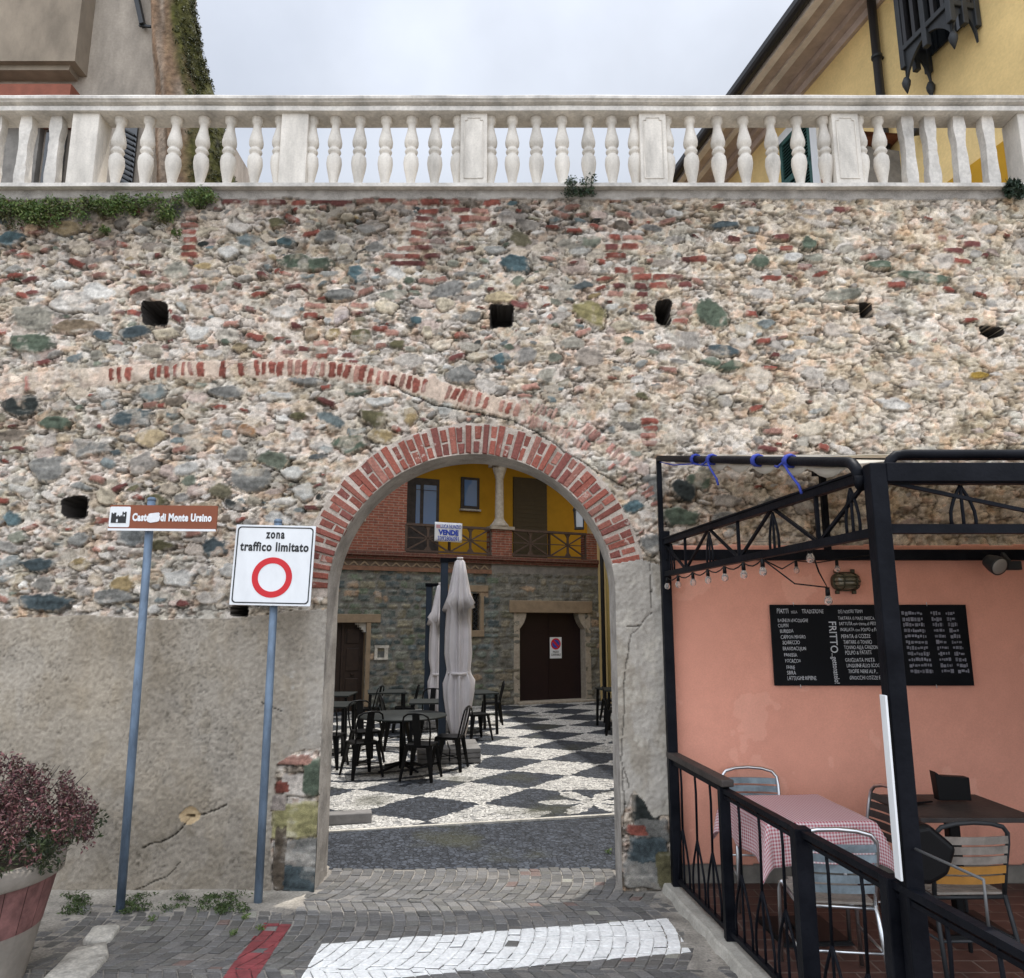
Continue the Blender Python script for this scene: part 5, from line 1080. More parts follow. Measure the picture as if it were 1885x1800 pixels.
HC = [(.080,.026,.030),(.13,.048,.050),(.060,.022,.026),(.19,.085,.085),(.045,.018,.020),(.10,.05,.042),(.045,.034,.018)]; GC = [(.028,.040,.016),(.040,.055,.020),(.02,.03,.014),(.05,.055,.025)]
mb = MB(); rh = random.Random(3)
for _ in range(210):
    a = rh.uniform(0, 2*PI); r_ = .62*rh.random()**.5; x, y = r_*math.cos(a), r_*math.sin(a); top_ = .38*(1-(r_/.80)**2)*rh.uniform(.5, 1.4)+.05
    leaves(mb, (x*1.02, y*1.02, top_), rh.uniform(.03,.06), rh.uniform(.03,.06), rh.uniform(.06,.12), 70, .013, HC if rh.random() < .85 else HC[2:], .2, rnd=rh)
mb.build('flower_sprays', M['leafv'], ht, vcol=True)
mb = MB()
for _ in range(75):
    a = rh.uniform(0, 2*PI); r_ = .62*rh.random()**.4; leaves(mb, (r_*math.cos(a), r_*math.sin(a), rh.uniform(.06,.22)*(1-.3*r_)), .08, .08, .07, 70, .015, GC, .2, rnd=rh)
mb.build('leaves', M['leafv'], ht, vcol=True)
mb = MB()
for _ in range(60):
    a = rh.uniform(0, 2*PI); r_ = .45*rh.random()**.5; mb.tube([(r_*.3*math.cos(a), r_*.3*math.sin(a), 0), (r_*1.1*math.cos(a), r_*1.1*math.sin(a), .52*(1-.6*r_)), (r_*1.25*math.cos(a), r_*1.25*math.sin(a), .62*(1-.6*r_))], [.006,.003,.0015], 5)
mb.build('stems', M['darkwood'], ht)
LG = [(.075,.125,.028),(.11,.165,.04),(.055,.095,.022),(.14,.17,.05)]
def weed(name, label, cat, c_, rx, ry, rz, n, size, cols=LG, group=None, kind=None, lumps=8, up=0):
    mb = MB(); rn = random.Random(name+str(c_))
    for _ in range(lumps):
        q = Vector(c_)+Vector((rn.uniform(-1,1)*rx*.75, rn.uniform(-1,0.6)*ry, rn.uniform(-.7,1)*rz*.7)); leaves(mb, q, rx*.4, ry*.6, rz*.45, n//lumps, size, cols, .1, rnd=rn)
        mb.tube([Vector((c_[0]+(q.x-c_[0])*.3, WY+.0 if kind != 'g' and c_[2] > 1 else q.y, c_[2]-rz*.5)), q, q+Vector((rn.uniform(-.02,.02), 0, rz*.35))], [.003,.0015,.001], 4, col=(.05,.07,.02))
    return tag(mb.build(name, M['leafv'], vcol=True), label, cat, group, kind if kind != 'g' else None)
c_ = P(365, 368, WY-.05); weed('wall_bush', 'small green bush sprouting under the balustrade at the left', 'bush', c_, .17, .07, .12, 1300, .013, lumps=18)
mb = MB(); rn = random.Random(8)
c_ = P(1066, 352, WY-.04); weed('wall_shrub', 'dark green shrub with an upright tip under the middle of the balustrade', 'shrub', c_+Vector((0,0,.02)), .15, .08, .12, 1000, .013, [(.03,.05,.025),(.045,.07,.035),(.02,.035,.02)], lumps=16)
c_ = P(1862, 352, WY-.05); weed('wall_ivy', 'dark ivy clump hanging under the balustrade at the far right', 'ivy', c_, .13, .06, .09, 520, .026, [(.018,.035,.02),(.03,.05,.028),(.012,.025,.014)], lumps=10)
mb = MB()
for k in range(75):
    x = rn.uniform(-20, 330); y = 350+abs(rn.gauss(0, 16))+(8 if x > 220 else 14); 
    if rn.random() < (.5 if x > 230 else .12): continue
    c_ = P(x, min(y+8, 412), WY-.045); leaves(mb, c_, .09, .07, .075, 130, .015, LG if rn.random() < .75 else [(.07,.075,.03),(.10,.09,.04),(.045,.05,.02)], .05, rnd=rn)
tag(mb.build('wall_creeper', M['leafv'], vcol=True), 'mat of green weeds trailing below the balustrade at the upper left', 'creeper', kind='stuff')
for x, y, lb in ((325, 431, 'tiny green sprig rooted in the stones left of a brick column'), (193, 425, 'small yellowish tuft on the stones below the green creeper')):
    c_ = P(x, y, WY-.04); weed('wall_sprig', lb, 'weed', c_, .055, .03, .05, 170, .011, lumps=5)
mb = MB()
for k in range(80):
    x = rn.choice([rn.uniform(118,160), rn.uniform(225,285), rn.uniform(300,450), rn.uniform(380,450)]); g_ = G(x, rn.uniform(1650, 1682)); g_.y = min(g_.y, WY-.05); leaves(mb, g_+Vector((0,0,.012)), rn.uniform(.04,.11), .05, rn.uniform(.012,.035), rn.randint(15,60), .011, [(.05,.08,.02),(.07,.10,.03),(.035,.055,.018)], .05, rnd=rn)
for x, y in ((478,1712),(452,1690),(280,1695),(430,1722),(1165,1576),(1140,1590),(1120,1570)):
    g_ = G(x, y); leaves(mb, g_+Vector((0,0,.015)), .035, .03, .025, 60, .010, LG, .05, rnd=rn)
tag(mb.build('grass', M['leafv'], vcol=True), 'low green weeds along the foot of the plastered wall', 'weeds', kind='stuff')
# loose flat stones at the left edge
def flatstone(pts, name, label, h=.03):
    q = [G(*p) for p in pts]; c_ = sum(q, Vector())/len(q); mb = MB(); n_ = 22; vs = []
    cc = [(p-c_) for p in q]; per = []
    for k in range(n_): t = k/n_*len(cc); i = int(t); f = t-i; v = cc[i % len(cc)].lerp(cc[(i+1) % len(cc)], f); per.append(v*(1+.06*mnoise.noise(Vector((k*.7, 3, 1)))))
    for s_, z in ((1.02, -.02), (1, h*.6), (.90, h), (.55, h*1.12), (.1, h*1.1)): vs += [(v.x*s_, v.y*s_, z+.008*mnoise.noise(Vector((v.x*9*s_, v.y*9*s_, 2)))) for v in per]
    mb.add(vs, [(r*n_+i, r*n_+(i+1) % n_, (r+1)*n_+(i+1) % n_, (r+1)*n_+i) for r in range(4) for i in range(n_)]+[tuple(range(4*n_, 5*n_))], True); o = mb.build(name, M['palestone']); o.location = c_; tag(o, label, 'stone', 'flat stones by the planter'); return o
flatstone([(152,1737),(170,1712),(222,1709),(205,1732),(180,1745)], 'flat_stone', 'smaller pale pointed stone lying on the ground right of the planter')
flatstone([(72,1815),(130,1755),(195,1738),(200,1765),(150,1815)], 'flat_stone', 'longer pale stone slab nearest the planter')
# ------------------------------------------------------------------ courtyard house at the back
FO = (.25, 19.7); FE = (.908, .419); FANG = math.atan2(FE[1], FE[0])
def FP(x, y): return PL(x, y, FO, FE)
hs = thing('courtyard_house', 'stone house with an ochre loggia and brick upper wall at the back of the courtyard', 'house', (FO[0], FO[1], 0), FANG)
S0, S1 = -9.0, 2.6; ZG = FP(760, 1050)[1]; ZF = FP(760, 1018)[1]; SEAM = FP(903, 1150)[0]
rs = np.arange(S0, S1+.01, .028); rz_ = np.arange(-.05, ZG+.02, .028); rc = Relief(rs, rz_, 21, .03)
X2, Z2 = rc.X, rc.Z
jc = np.array((.17,.165,.145)); rc.c = jc*(1+.7*(rc.n1-.5)+.6*(rc.n2-.5))[..., None]; rc.h = .012*(rc.n1-.5)
dL = FP(612, 1146); dR = FP(684, 1146); doorL = (dL[0]-.2, FP(670, 1270)[0], FP(670, 1146)[1])
gL = FP(955, 1290)[0]; gR = FP(1077, 1290)[0]; gT = FP(1000, 1128)[1]
wn_ = (FP(868, 1160)[0], FP(883, 1160)[0], FP(876, 1160)[1], FP(876, 1092)[1])
z = .0
while z < ZG:
    hgt = R.uniform(.10, .24); s_ = S0+R.uniform(0, .3)
    while s_ < S1:
        w_ = R.uniform(.14, .5)*(1.1 if s_ > SEAM else 1); k = R.random()
        base = np.array(R.choice([(.090,.108,.100),(.08,.097,.098),(.110,.125,.108),(.14,.145,.12),(.06,.075,.075),(.17,.155,.11),(.10,.12,.085)]))*R.uniform(.8,1.3)
        if s_ > SEAM: base = base*.45+np.array((.16,.135,.10))*.65*R.uniform(.7,1.2)
        if k > .95: base = np.array((.30,.22,.15))
        rc.stamp(s_+w_/2, z+hgt/2+R.uniform(-.015,.015), w_/2*.95, hgt/2*.90, R.gauss(0,.03), tuple(base*1.2), h=R.uniform(.012,.04), p=R.choice([4,7,9]), edge=.22, wob=.07, streak=.25); s_ += w_
    z += hgt
for x, y, w_, h_ in ((646,1092,26,12),(696,1094,14,13)): a = FP(x, y); rc.stamp(a[0], a[1], w_*.0142/2, h_*.0142/2, 0, (.36,.26,.18), h=.045, p=8)
a = FP(945, 1050); 
Xc = (X2[:-1,:-1]+X2[1:,1:])/2; Zc = (Z2[:-1,:-1]+Z2[1:,1:])/2
keep = ~(((Xc > doorL[0]) & (Xc < doorL[1]) & (Zc < doorL[2])) | ((Xc > gL) & (Xc < gR) & (Zc < gT)) | ((Xc > wn_[0]) & (Xc < wn_[1]) & (Zc > wn_[2]) & (Zc < wn_[3])))
rc.h += .05*sm(SEAM-.01, SEAM+.02, X2)
rc.build_parts(keep, np.zeros(Xc.shape, int), {0: ('stone_ground_floor', vmat('green_grey_masonry', .9, .5, 40, .2, 40), None)}, 0, hs)
def HB(mb, name, m, **k): return mb.build(name, m, hs, **k)
def sp_(a, b): return a, b
# doors and surrounds
mb = MB(); mb.span((doorL[0], .22, 0), (doorL[1], .28, doorL[2])); dr_ = HB(mb, 'panelled_door', M['doorwood']); w2_ = (doorL[1]-doorL[0])/2
mb = MB()
for i in range(2):
    c0 = doorL[0]+w2_*(i+.5)
    for z0, z1 in ((.12, .75), (.92, 1.45), (1.55, doorL[2]-.15)): mb.box((c0, .21, (z0+z1)/2), (w2_*.62, .03, z1-z0))
    mb.lathe([(.05,-.02),(.05,.02)], (c0, .2, .84), 10)
mb.box(((doorL[0]+doorL[1])/2, .2, doorL[2]/2), (.07, .05, doorL[2]-.02)); mb.build('door_panels', M['doorwood'], dr_, bevel=.012)
mb = MB(); lz = doorL[2]; lh = FP(640, 1130)[1]-lz; lx = FP(700, 1135)[0]; mb.span((doorL[0]-.3, -.06, lz), (lx, .3, lz+lh)); mb.span((doorL[1], -.05, 0), (doorL[1]+.11, .3, lz)); HB(mb, 'door_surround', M['lintel'], bevel=.012)
mb = MB(); s_ = .055
for k in range(4): mb.span((doorL[1]-s_*(4-k), .02, lz-s_*(k+1)), (doorL[1], .2, lz-s_*k))
HB(mb, 'stepped_corbel', M['palestone'])
mb = MB(); mb.span((gL, .20, 0), (gR, .26, gT)); gd = HB(mb, 'oxblood_double_door', M['doorred']); mb = MB(); mid_ = (gL+gR)/2; mb.box((mid_, .195, gT/2), (.02, .02, gT-.1)); mb.box((mid_, .19, gT*.80), (gR-gL-.06, .03, .04)); mb.build('door_rail', M['doorred'], gd)
mb = MB(); l0 = FP(935, 1115)[0]; l1 = FP(1086, 1115)[0]; lt = FP(1010, 1106)[1]; mb.span((l0, -.12, gT), (l1, .25, lt)); HB(mb, 'lintel', M['lintel'], bevel=.015)
for sx, sg_ in ((gL, 1), (gR, -1)):
    mb = MB(); mb.span((sx-sg_*.17, -.07, 0), (sx, .25, gT)); pts = [(sx, gT)]+[(sx+sg_*.20*(1-t**2), gT-.42*t) for t in (0,.3,.6,.85,1)]; mb.prism(pts, -.06, .22); HB(mb, 'door_jamb', M['column'], bevel=.006)
mb = MB(); mb.span((gL-.1, -.25, 0), (gR+.2, .2, .055)); HB(mb, 'doorstep', M['column'], bevel=.008)
# no parking plate
a = FP(1018, 1173); b_ = FP(1040, 1212); pc_ = ((a[0]+b_[0])/2, (a[1]+b_[1])/2); pw, ph = b_[0]-a[0], a[1]-b_[1]
ns = thing('no_parking_sign', 'small white plate with a blue and red no parking disc on the dark red door', 'sign', (hs.matrix_basis @ Vector((pc_[0], .185, pc_[1]))), FANG)
mb = MB(); mb.box((0,0,0), (pw, .012, ph)); mb.build('plate', M['white'], ns)
mb = MB(); dz = ph*.18; mb.ring((0, dz), 0.001, pw*.34, -.010, -.006, 28); mb.build('blue_disc', M['signblue'], ns); mb = MB(); mb.ring((0, dz), pw*.31, pw*.42, -.011, -.006, 28); rr_ = pw*.33*.707; mb.bar((-rr_,-.0095,dz+rr_), (rr_,-.0095,dz-rr_), .05*pw/.3, .005, (0,1,0)); mb.build('red_ring', M['signred'], ns)
mb = MB(); mb.mesh(text_mesh('PASSO', ph*.14, .0015, .8), TM(0,-.008,-ph*.245)); mb.mesh(text_mesh('CARRABILE', ph*.14, .0015, .72), TM(0,-.008,-ph*.375)); mb.build('lettering', M['signblack'], ns)
# barred window, niche with intercom, number tile
mb = MB(); w0, w1, z0, z1 = wn_; mb.span((w0, .2, z0), (w1, .24, z1)); fr = HB(mb, 'window', M['darkpane']); mb = MB()
for k in range(9):
    t = k/8; mb.bar((w0, .08, z0+(z1-z0)*t), (w1, .08, z0+(z1-z0)*max(0, t-.25)), .014, .014); mb.bar((w0, .08, z0+(z1-z0)*t), (w1, .08, z0+(z1-z0)*min(1, t+.25)), .014, .014)
mb.build('window_grille', M['iron'], fr)
mb = MB(); lx0 = FP(818, 1082)[0]; lx1 = FP(898, 1082)[0]; lz0 = FP(860, 1089)[1]; lz1 = FP(860, 1077)[1]; mb.span((lx0, -.04, lz0), (lx1, .2, lz1)); mb.span((w1, -.04, z0-.1), (w1+.1, .2, z1)); mb.span((w0-.1, -.04, z0-.1), (w0, .2, z1)); mb.span((w0-.1, -.08, z0-.16), (w1+.1, .2, z0-.0)); HB(mb, 'window_surround', M['lintel'], bevel=.01)
a = FP(689, 1188); b_ = FP(713, 1214); mb = MB(); mb.span((a[0], -.05, b_[1]), (a[0]+.07, .1, a[1])); mb.span((b_[0]-.09, -.05, b_[1]), (b_[0], .1, a[1])); mb.span((a[0], -.055, a[1]-.06), (b_[0]+.02, .1, a[1])); mb.span((a[0], -.055, b_[1]), (b_[0], .1, b_[1]+.05)); nf = HB(mb, 'intercom_niche', M['palestone']); mb = MB(); mb.span((a[0]+.07, -.02, b_[1]+.05), (b_[0]-.09, -.01, a[1]-.06)); mb.build('intercom_panel', M['plasticgrey'], nf)
mb = MB(); a = FP(1096, 1128); b_ = FP(1104, 1136); mb.span((a[0], -.10, b_[1]), (b_[0], -.05, a[1])); HB(mb, 'switch_box', M['column'], bevel=.01)
# cornice bands
zc1 = FP(760, 1033)[1]; zc2 = FP(760, 1022)[1]
mb = MB(); mb.span((S0, -.02, ZG), (SEAM, .3, zc1-.0)); HB(mb, 'frieze_ground', mat('dark_frieze', (.15,.11,.085), .9, var=.3, vs=8))
mb = MB(); x = S0; wz_ = .26
while x < SEAM-.05:
    h_ = zc1-ZG-.10; mb.prism([(x, ZG+.08), (x+wz_/2, ZG+.08+h_*.95), (x+wz_, ZG+.08), (x+wz_*.80, ZG+.08), (x+wz_/2, ZG+.08+h_*.55), (x+wz_*.2, ZG+.08)], -.045, -.02); x += wz_
HB(mb, 'zigzag_frieze', M['lintel'])
mb = MB(); mb.span((S0, -.07, ZG-.03), (SEAM, .1, ZG+.07)); HB(mb, 'lower_brick_band', mat('tan_brick_band', (.20,.105,.065), .85, var=.35, vs=9)); mb = MB(); mb.span((SEAM, -.052, ZG-.03), (S1, .3, zc1)); HB(mb, 'plain_frieze', M['greyrub'])
mb = MB(); mb.span((S0, -.10, zc1), (S1, .3, zc1+.10)); mb.span((S0, -.17, zc1+.10), (S1, .3, zc1+.20)); mb.span((S0, -.13, zc1+.20), (S1, .3, ZF)); HB(mb, 'brick_cornice', M['brickdark'])
# upper floor
bL = FP(748, 970)[0]; pA = FP(904, 1000)[0]; pB = FP(941, 1000)[0]; rE = FP(1079, 1000)[0]; ZU = 6.85; zr = FP(820, 967)[1]
mb = MB(); mb.span((S0, 0, ZF), (bL, .35, ZU)); br_ = HB(mb, 'brick_upper_wall', M['brickred'])
a = FP(664, 958); mb = MB(); mb.span((a[0]-.55, -.05, a[1]-.02), (a[0]+.12, .1, a[1]+.08)); HB(mb, 'window_sill', M['column'])
mb = MB(); mb.span((a[0]-.5, -.01, a[1]+.08), (a[0]+.05, .05, a[1]+1.3)); HB(mb, 'small_window', M['darkpane']); mb = MB(); mb.span((a[0]+.05, -.03, a[1]+.08), (a[0]+.12, .1, a[1]+1.3)); HB(mb, 'window_jamb', M['lintel'])
mb = MB(); mb.span((pA, -.06, ZF), (pB, .30, zr-.03)); HB(mb, 'brick_pier', M['brickred']); mb = MB(); mb.span((pA-.05, -.12, zr-.03), (pB+.05, .36, zr+.05)); HB(mb, 'pier_cap', M['column'])
mb = MB(); xc = (pA+pB)/2; ct = FP(922, 851)[1]; kf = (ct-.10-zr-.05)/2.08; mb.lathe([(r_, z_*kf) for r_, z_ in ((.26,0),(.25,.06),(.17,.18),(.13,.26),(.12,.30),(.115,1.0),(.105,1.66),(.125,1.70),(.125,1.74),(.13,1.78),(.17,1.92),(.20,2.08))], (xc, .12, zr+.05), 20); mb.box((xc, .12, ct-.05), (.46, .46, .10)); HB(mb, 'loggia_column', M['column'])
LB = 1.6
mb = MB(); mb.span((bL, LB, ZF-.1), (rE+1.2, LB+.3, ZU)); HB(mb, 'loggia_back_wall', M['ochre'])
mb = MB(); mb.span((bL-.02, .35, ZF-.1), (bL+.0, LB, ZU)); HB(mb, 'loggia_side_wall', M['brickred'])
mb = MB(); mb.span((bL, .0, ZF-.15), (rE+1.2, LB, ZF-.02)); HB(mb, 'loggia_floor', M['slab'])
mb = MB(); mb.span((bL-.2, -.05, ZU-.2), (S1, LB+.3, ZU-.02)); HB(mb, 'loggia_ceiling', M['timber'])
def LO(x, y): o = (FO[0]-FE[1]*LB, FO[1]+FE[0]*LB); return PL(x, y, o, FE)
a = LO(746, 878); b_ = LO(806, 1000); mb = MB(); mb.span((a[0], LB-.05, ZF), (b_[0], LB, a[1])); fd = HB(mb, 'french_window', M['darkwood'])
for x0, x1 in ((765,771),(779,801)): p0 = LO(x0, 893); p1 = LO(x1, 960); mb = MB(); mb.span((p0[0], LB-.07, ZF+.9), (p1[0], LB-.055, p0[1])); mb.build('pane', M['pane'], fd)
mb = MB(); p0 = LO(764, 902); p1 = LO(802, 904); mb.span((p0[0], LB-.085, p1[1]), (p1[0], LB-.07, p0[1])); mb.build('glazing_bar', M['darkwood'], fd)
a = LO(848, 878); b_ = LO(881, 939); mb = MB(); mb.span((a[0], LB-.07, b_[1]), (b_[0], LB, a[1])); fw = HB(mb, 'window', M['darkwood'], bevel=.01); mb = MB(); mb.span((a[0]+.09, LB-.085, b_[1]+.09), (b_[0]-.09, LB-.06, a[1]-.08)); mb.build('pane', M['pane'], fw)
mb = MB(); mb.span((a[0]-.03, LB-.12, b_[1]-.05), (b_[0]+.03, LB, b_[1]-.0)); mb.build('sill', M['palestone'], fw)
a = LO(944, 878); b_ = LO(1006, 1000); mb = MB(); n_ = 40
for k in range(n_): zz = ZF+(a[1]-ZF)*k/n_; mb.span((a[0], LB-.05-.008*(k % 2), zz), (b_[0], LB, zz+(a[1]-ZF)/n_))
HB(mb, 'roller_shutter', M['shade'])
mb = MB(); mb.span((rE, -.02, ZF), (rE+1.6, .3, zr+.0)); HB(mb, 'brick_parapet', M['brickred'])
# timber railings with star bracing
def rail(s0, s1, stops):
    z0 = ZF+.06; z1 = zr-.02; mb = MB(); mb.box(((s0+s1)/2, .02, z1), (s1-s0, .09, .06)); mb.box(((s0+s1)/2, .02, z0), (s1-s0, .06, .05)); mb.box(((s0+s1)/2, .02, (z0+z1)/2), (s1-s0, .03, .025)); HB(mb, 'balcony_rail', M['timber'])
    for a, b_ in zip(stops, stops[1:]):
        mb = MB(); A, B = s0+(s1-s0)*a, s0+(s1-s0)*b_; c_ = ((A+B)/2, .02, (z0+z1)/2)
        for p in ((A,z0),(A,z1),(B,z0),(B,z1)): mb.bar((p[0], .02, p[1]), c_, .045, .035, (0,1,0), w2=.03)
        mb.bar((c_[0],.02,z0), (c_[0],.02,z1), .06, .035, (0,1,0)); mb.bar((A,.02,z0), (A,.02,z1), .06, .05, (0,1,0)); mb.bar((B,.02,z0), (B,.02,z1), .06, .05, (0,1,0))
        for zz, sg_ in ((z0, 1), (z1, -1)): mb.prism([(c_[0]-.11, zz), (c_[0]+.11, zz), (c_[0]+.03, zz+sg_*.12), (c_[0]-.03, zz+sg_*.12)], 0, .04)
        HB(mb, 'star_brace', M['timber'])
rail(bL, pA, (0, .5, 1)); rail(pB, rE, (0, .5, 1))
mb = MB(); mb.span((S0, .36, ZU), (S1+1.2, 7, ZU+.05)); mb.prism([(S0, ZU), (S1+1.2, ZU), (S1+1.2, ZU+.15), (S0, ZU+.15)], -.12, 7); HB(mb, 'roof', M['tile'])
mb = MB(); mb.span((S0, LB+.3, 0), (S1+1.2, 7, ZU)); HB(mb, 'rear_block', M['beige'])
# for-sale banner
a = FP(799, 961); b_ = FP(849, 999); vw, vh = b_[0]-a[0], a[1]-b_[1]
sb = thing('for_sale_banner', 'white for sale banner with blue lettering on the balcony railing', 'banner', hs.matrix_basis @ Vector(((a[0]+b_[0])/2, -.06, (a[1]+b_[1])/2)), FANG)
mb = MB(); n_ = 12; vs = []
for j in range(7):
    for i in range(n_+1): x = -vw/2+vw*i/n_; z = -vh/2+vh*j/6; vs.append((x, .008*math.sin(x*9+z*5), z))
mb.add(vs, [(j*(n_+1)+i, j*(n_+1)+i+1, (j+1)*(n_+1)+i+1, (j+1)*(n_+1)+i) for j in range(6) for i in range(n_)], True); o_ = mb.build('sheet', M['white'], sb); so = o_.modifiers.new('s', 'SOLIDIFY'); so.thickness = .003
mb = MB(); mb.mesh(text_mesh('LUCA NUNZIO', vh*.28, .002, .60), TM(vw*.08, -.016, vh*.20)); mb.mesh(text_mesh('VENDE', vh*.36, .010, .95), TM(0, -.016, -vh*.14)); mb.mesh(text_mesh('3392806091', vh*.32, .002, .76), TM(0, -.016, -vh*.44)); mb.build('lettering', M['signblue'], sb)
mb = MB(); mb.box((-vw*.38, -.012, vh*.28), (vw*.14, .004, vh*.18)); mb.build('logo_block', mat('pale_pink_logo', (.55,.30,.33), .7), sb)

# ------------------------------------------------------------------ yellow house on the right of the courtyard
YO = (2.50, 20.0); YE = (.215, -.977); YANG = math.atan2(YE[1], YE[0])
def YP(x, y, off=0): return PL(x, y, (YO[0]+off*YE[1], YO[1]-off*YE[0]), YE)
yh = thing('yellow_house', 'yellow plastered house with deep eaves and green shutters above the right end of the wall', 'house', (YO[0], YO[1], 0), YANG)
YL = 13.9; EZ = 10.45; OV = .78
def YB(mb, name, m, **k): return mb.build(name, m, yh, **k)
mb = MB(); mb.span((-1.5, 0, 0), (YL, 7, EZ+.3)); YB(mb, 'wall', M['yellow'])
mb = MB(); mb.span((-1.9, -OV, EZ), (YL+.5, .02, EZ+.06)); YB(mb, 'soffit', M['soffit'])
mb = MB(); mb.span((-1.9, -.06, EZ-.22), (YL+.5, -.0, EZ)); mb.span((-1.9, -.16, EZ-.10), (YL+.5, -.06, EZ)); YB(mb, 'cornice_moulding', M['soffit'])
mb = MB(); mb.span((-1.9, -.50, EZ-.035), (YL+.5, -.40, EZ)); mb.span((-1.9, -OV-.02, EZ-.05), (YL+.5, -OV+.10, EZ+.06)); YB(mb, 'soffit_moulding', M['soffit2'])
mb = MB(); n_ = 8; pts = [(-OV-.02-.085+.085*math.cos(a), EZ+.05+.085*math.sin(a)) for a in np.linspace(PI*.9, 2.1*PI, n_)]
vs = [(x, y, z) for x in (-1.9, YL+.5) for y, z in pts]; mb.add(vs, [(i, i+1, n_+i+1, n_+i) for i in range(n_-1)]); mb.span((-1.9, -OV-.18, EZ+.06), (YL+.5, -OV-.0, EZ+.13)); YB(mb, 'gutter', M['gutter'])
mb = MB(); mb.add([(-1.9,-OV-.1,EZ+.13),(YL+.5,-OV-.1,EZ+.13),(YL+.5,3.5,EZ+2.0),(-1.9,3.5,EZ+2.0),(YL+.5,7.8,EZ+.1),(-1.9,7.8,EZ+.1)], [(0,1,2,3),(3,2,4,5),(1,4,2),(0,3,5)]); YB(mb, 'roof', M['tile'])
# downpipe
a = YP(1617, 0); s_ = a[0]; b_ = YP(1640, 250); mb = MB(); s2 = YP(1629, 165)[0]; s_ = (s_+s2)/2; mb.tube([(s_, -.10, EZ+.02), (s_, -.10, 0)], .055, 12); dp = YB(mb, 'downpipe', M['gutter']); mb = MB(); z_ = YP(1625, 108)[1]; mb.lathe([(.07,-.02),(.07,.02)], (s_, -.10, z_), 12); mb.box((s_, -.03, z_), (.03, .1, .03)); mb.build('pipe_clip', M['iron'], dp)
# window with green shutters behind the balusters, white surround
a = YP(1440, 165); b_ = YP(1500, 300); s0 = YP(1438, 260)[0]; s1 = YP(1496, 260)[0]; zt = YP(1490, 148)[1]-.55; zb = YP(1470, 335)[1]-.6
mb = MB(); mb.span((s1, -.05, zb), (s1+.16, .02, zt+.15)); mb.span((s0-.1, -.05, zt), (s1, .02, zt+.15)); wf = YB(mb, 'window_surround', M['white'])
mb = MB(); mb.span((s0, -.02, zb), (s1, .02, zt)); YB(mb, 'window', M['darkpane'])
mid_ = s0+(s1-s0)*.62
for A, B in ((s0, mid_-.02), (mid_+.02, s1)):
    mb = MB(); mb.span((A, -.05, zb), (A+.07, -.01, zt)); mb.span((B-.07, -.05, zb), (B, -.01, zt)); mb.span((A, -.05, zb), (B, -.01, zb+.08)); mb.span((A, -.05, zt-.08), (B, -.01, zt)); mb.span((A, -.05, (zb+zt)/2-.05), (B, -.01, (zb+zt)/2+.05))
    zz = zb+.1
    while zz < zt-.1: mb.box(((A+B)/2, -.03, zz), (B-A-.12, .05, .012), Matrix.Rotation(rad(35), 3, 'X')); zz += .055
    YB(mb, 'louvred_shutter', M['green'])
# dark iron lantern balcony
a = YP(1672, 30); b_ = YP(1805, 30); cb = YP(1740, 60)
s0, s1 = YP(1712, 100)[0], YP(1806, 60)[0]; zl0 = YP(1750, 150)[1]; zl1 = zl0+2.6; D_ = .34
ib = []
mb = MB()
def pt(i, j): return (s0+(s1-s0)*i, -.05-D_*j)
for i, j in ((0,0),(0,.5),(0,1),(.5,1),(1,1),(1,.5),(1,0)):
    x, y = pt(i, j); mb.box((x, y, (zl0+zl1)/2+.15), (.07, .07, zl1-zl0-.3))
for z_ in (zl0+.55, zl0+1.3, zl1): 
    q = [pt(0,0), pt(0,1), pt(1,1), pt(1,0)]
    for p, r_ in zip(q, q[1:]): mb.bar((p[0],p[1],z_), (r_[0],r_[1],z_), .06, .07)
ibo = YB(mb, 'bay_lantern_frame', M['iron'], bevel=.008)
mb = MB(); q = [pt(0,0), pt(0,1), pt(1,1), pt(1,0)]
for p, r_ in zip(q, q[1:]):                              # scalloped aprons ending in points
    p = Vector((p[0], p[1], 0)); r_ = Vector((r_[0], r_[1], 0)); n_ = 14; vs = []
    for k in range(n_+1):
        t = k/n_; dz = zl0+.12+.34*math.sin(PI*t)**.7; v = p.lerp(r_, t); vs += [(v.x, v.y, dz), (v.x, v.y, zl0+.60)]
    mb.add(vs, [(2*k, 2*k+2, 2*k+3, 2*k+1) for k in range(n_)])
    mb.lathe([(.005,-.16),(.045,-.05),(.05,0),(.03,.05)], (p.x, p.y, zl0+.12), 8)
o_ = mb.build('scalloped_apron', M['iron'], ibo); so = o_.modifiers.new('s', 'SOLIDIFY'); so.thickness = .03
mb = MB()
for k in range(5):
    for (A, B) in ((pt(0,0), pt(0,1)), (pt(0,1), pt(1,1)), (pt(1,0), pt(1,1))):
        t = (k+.5)/5; x = A[0]+(B[0]-A[0])*t; y = A[1]+(B[1]-A[1])*t; mb.box((x, y, zl0+1.5), (.05,.05,1.9))
mb.build('slats', M['gutter'], ibo)
mb = MB(); mb.span((s0+.05, -.04, zl0+.5), (s1-.05, -.02, zl1)); mb.build('dark_glazing', M['darkpane'], ibo)
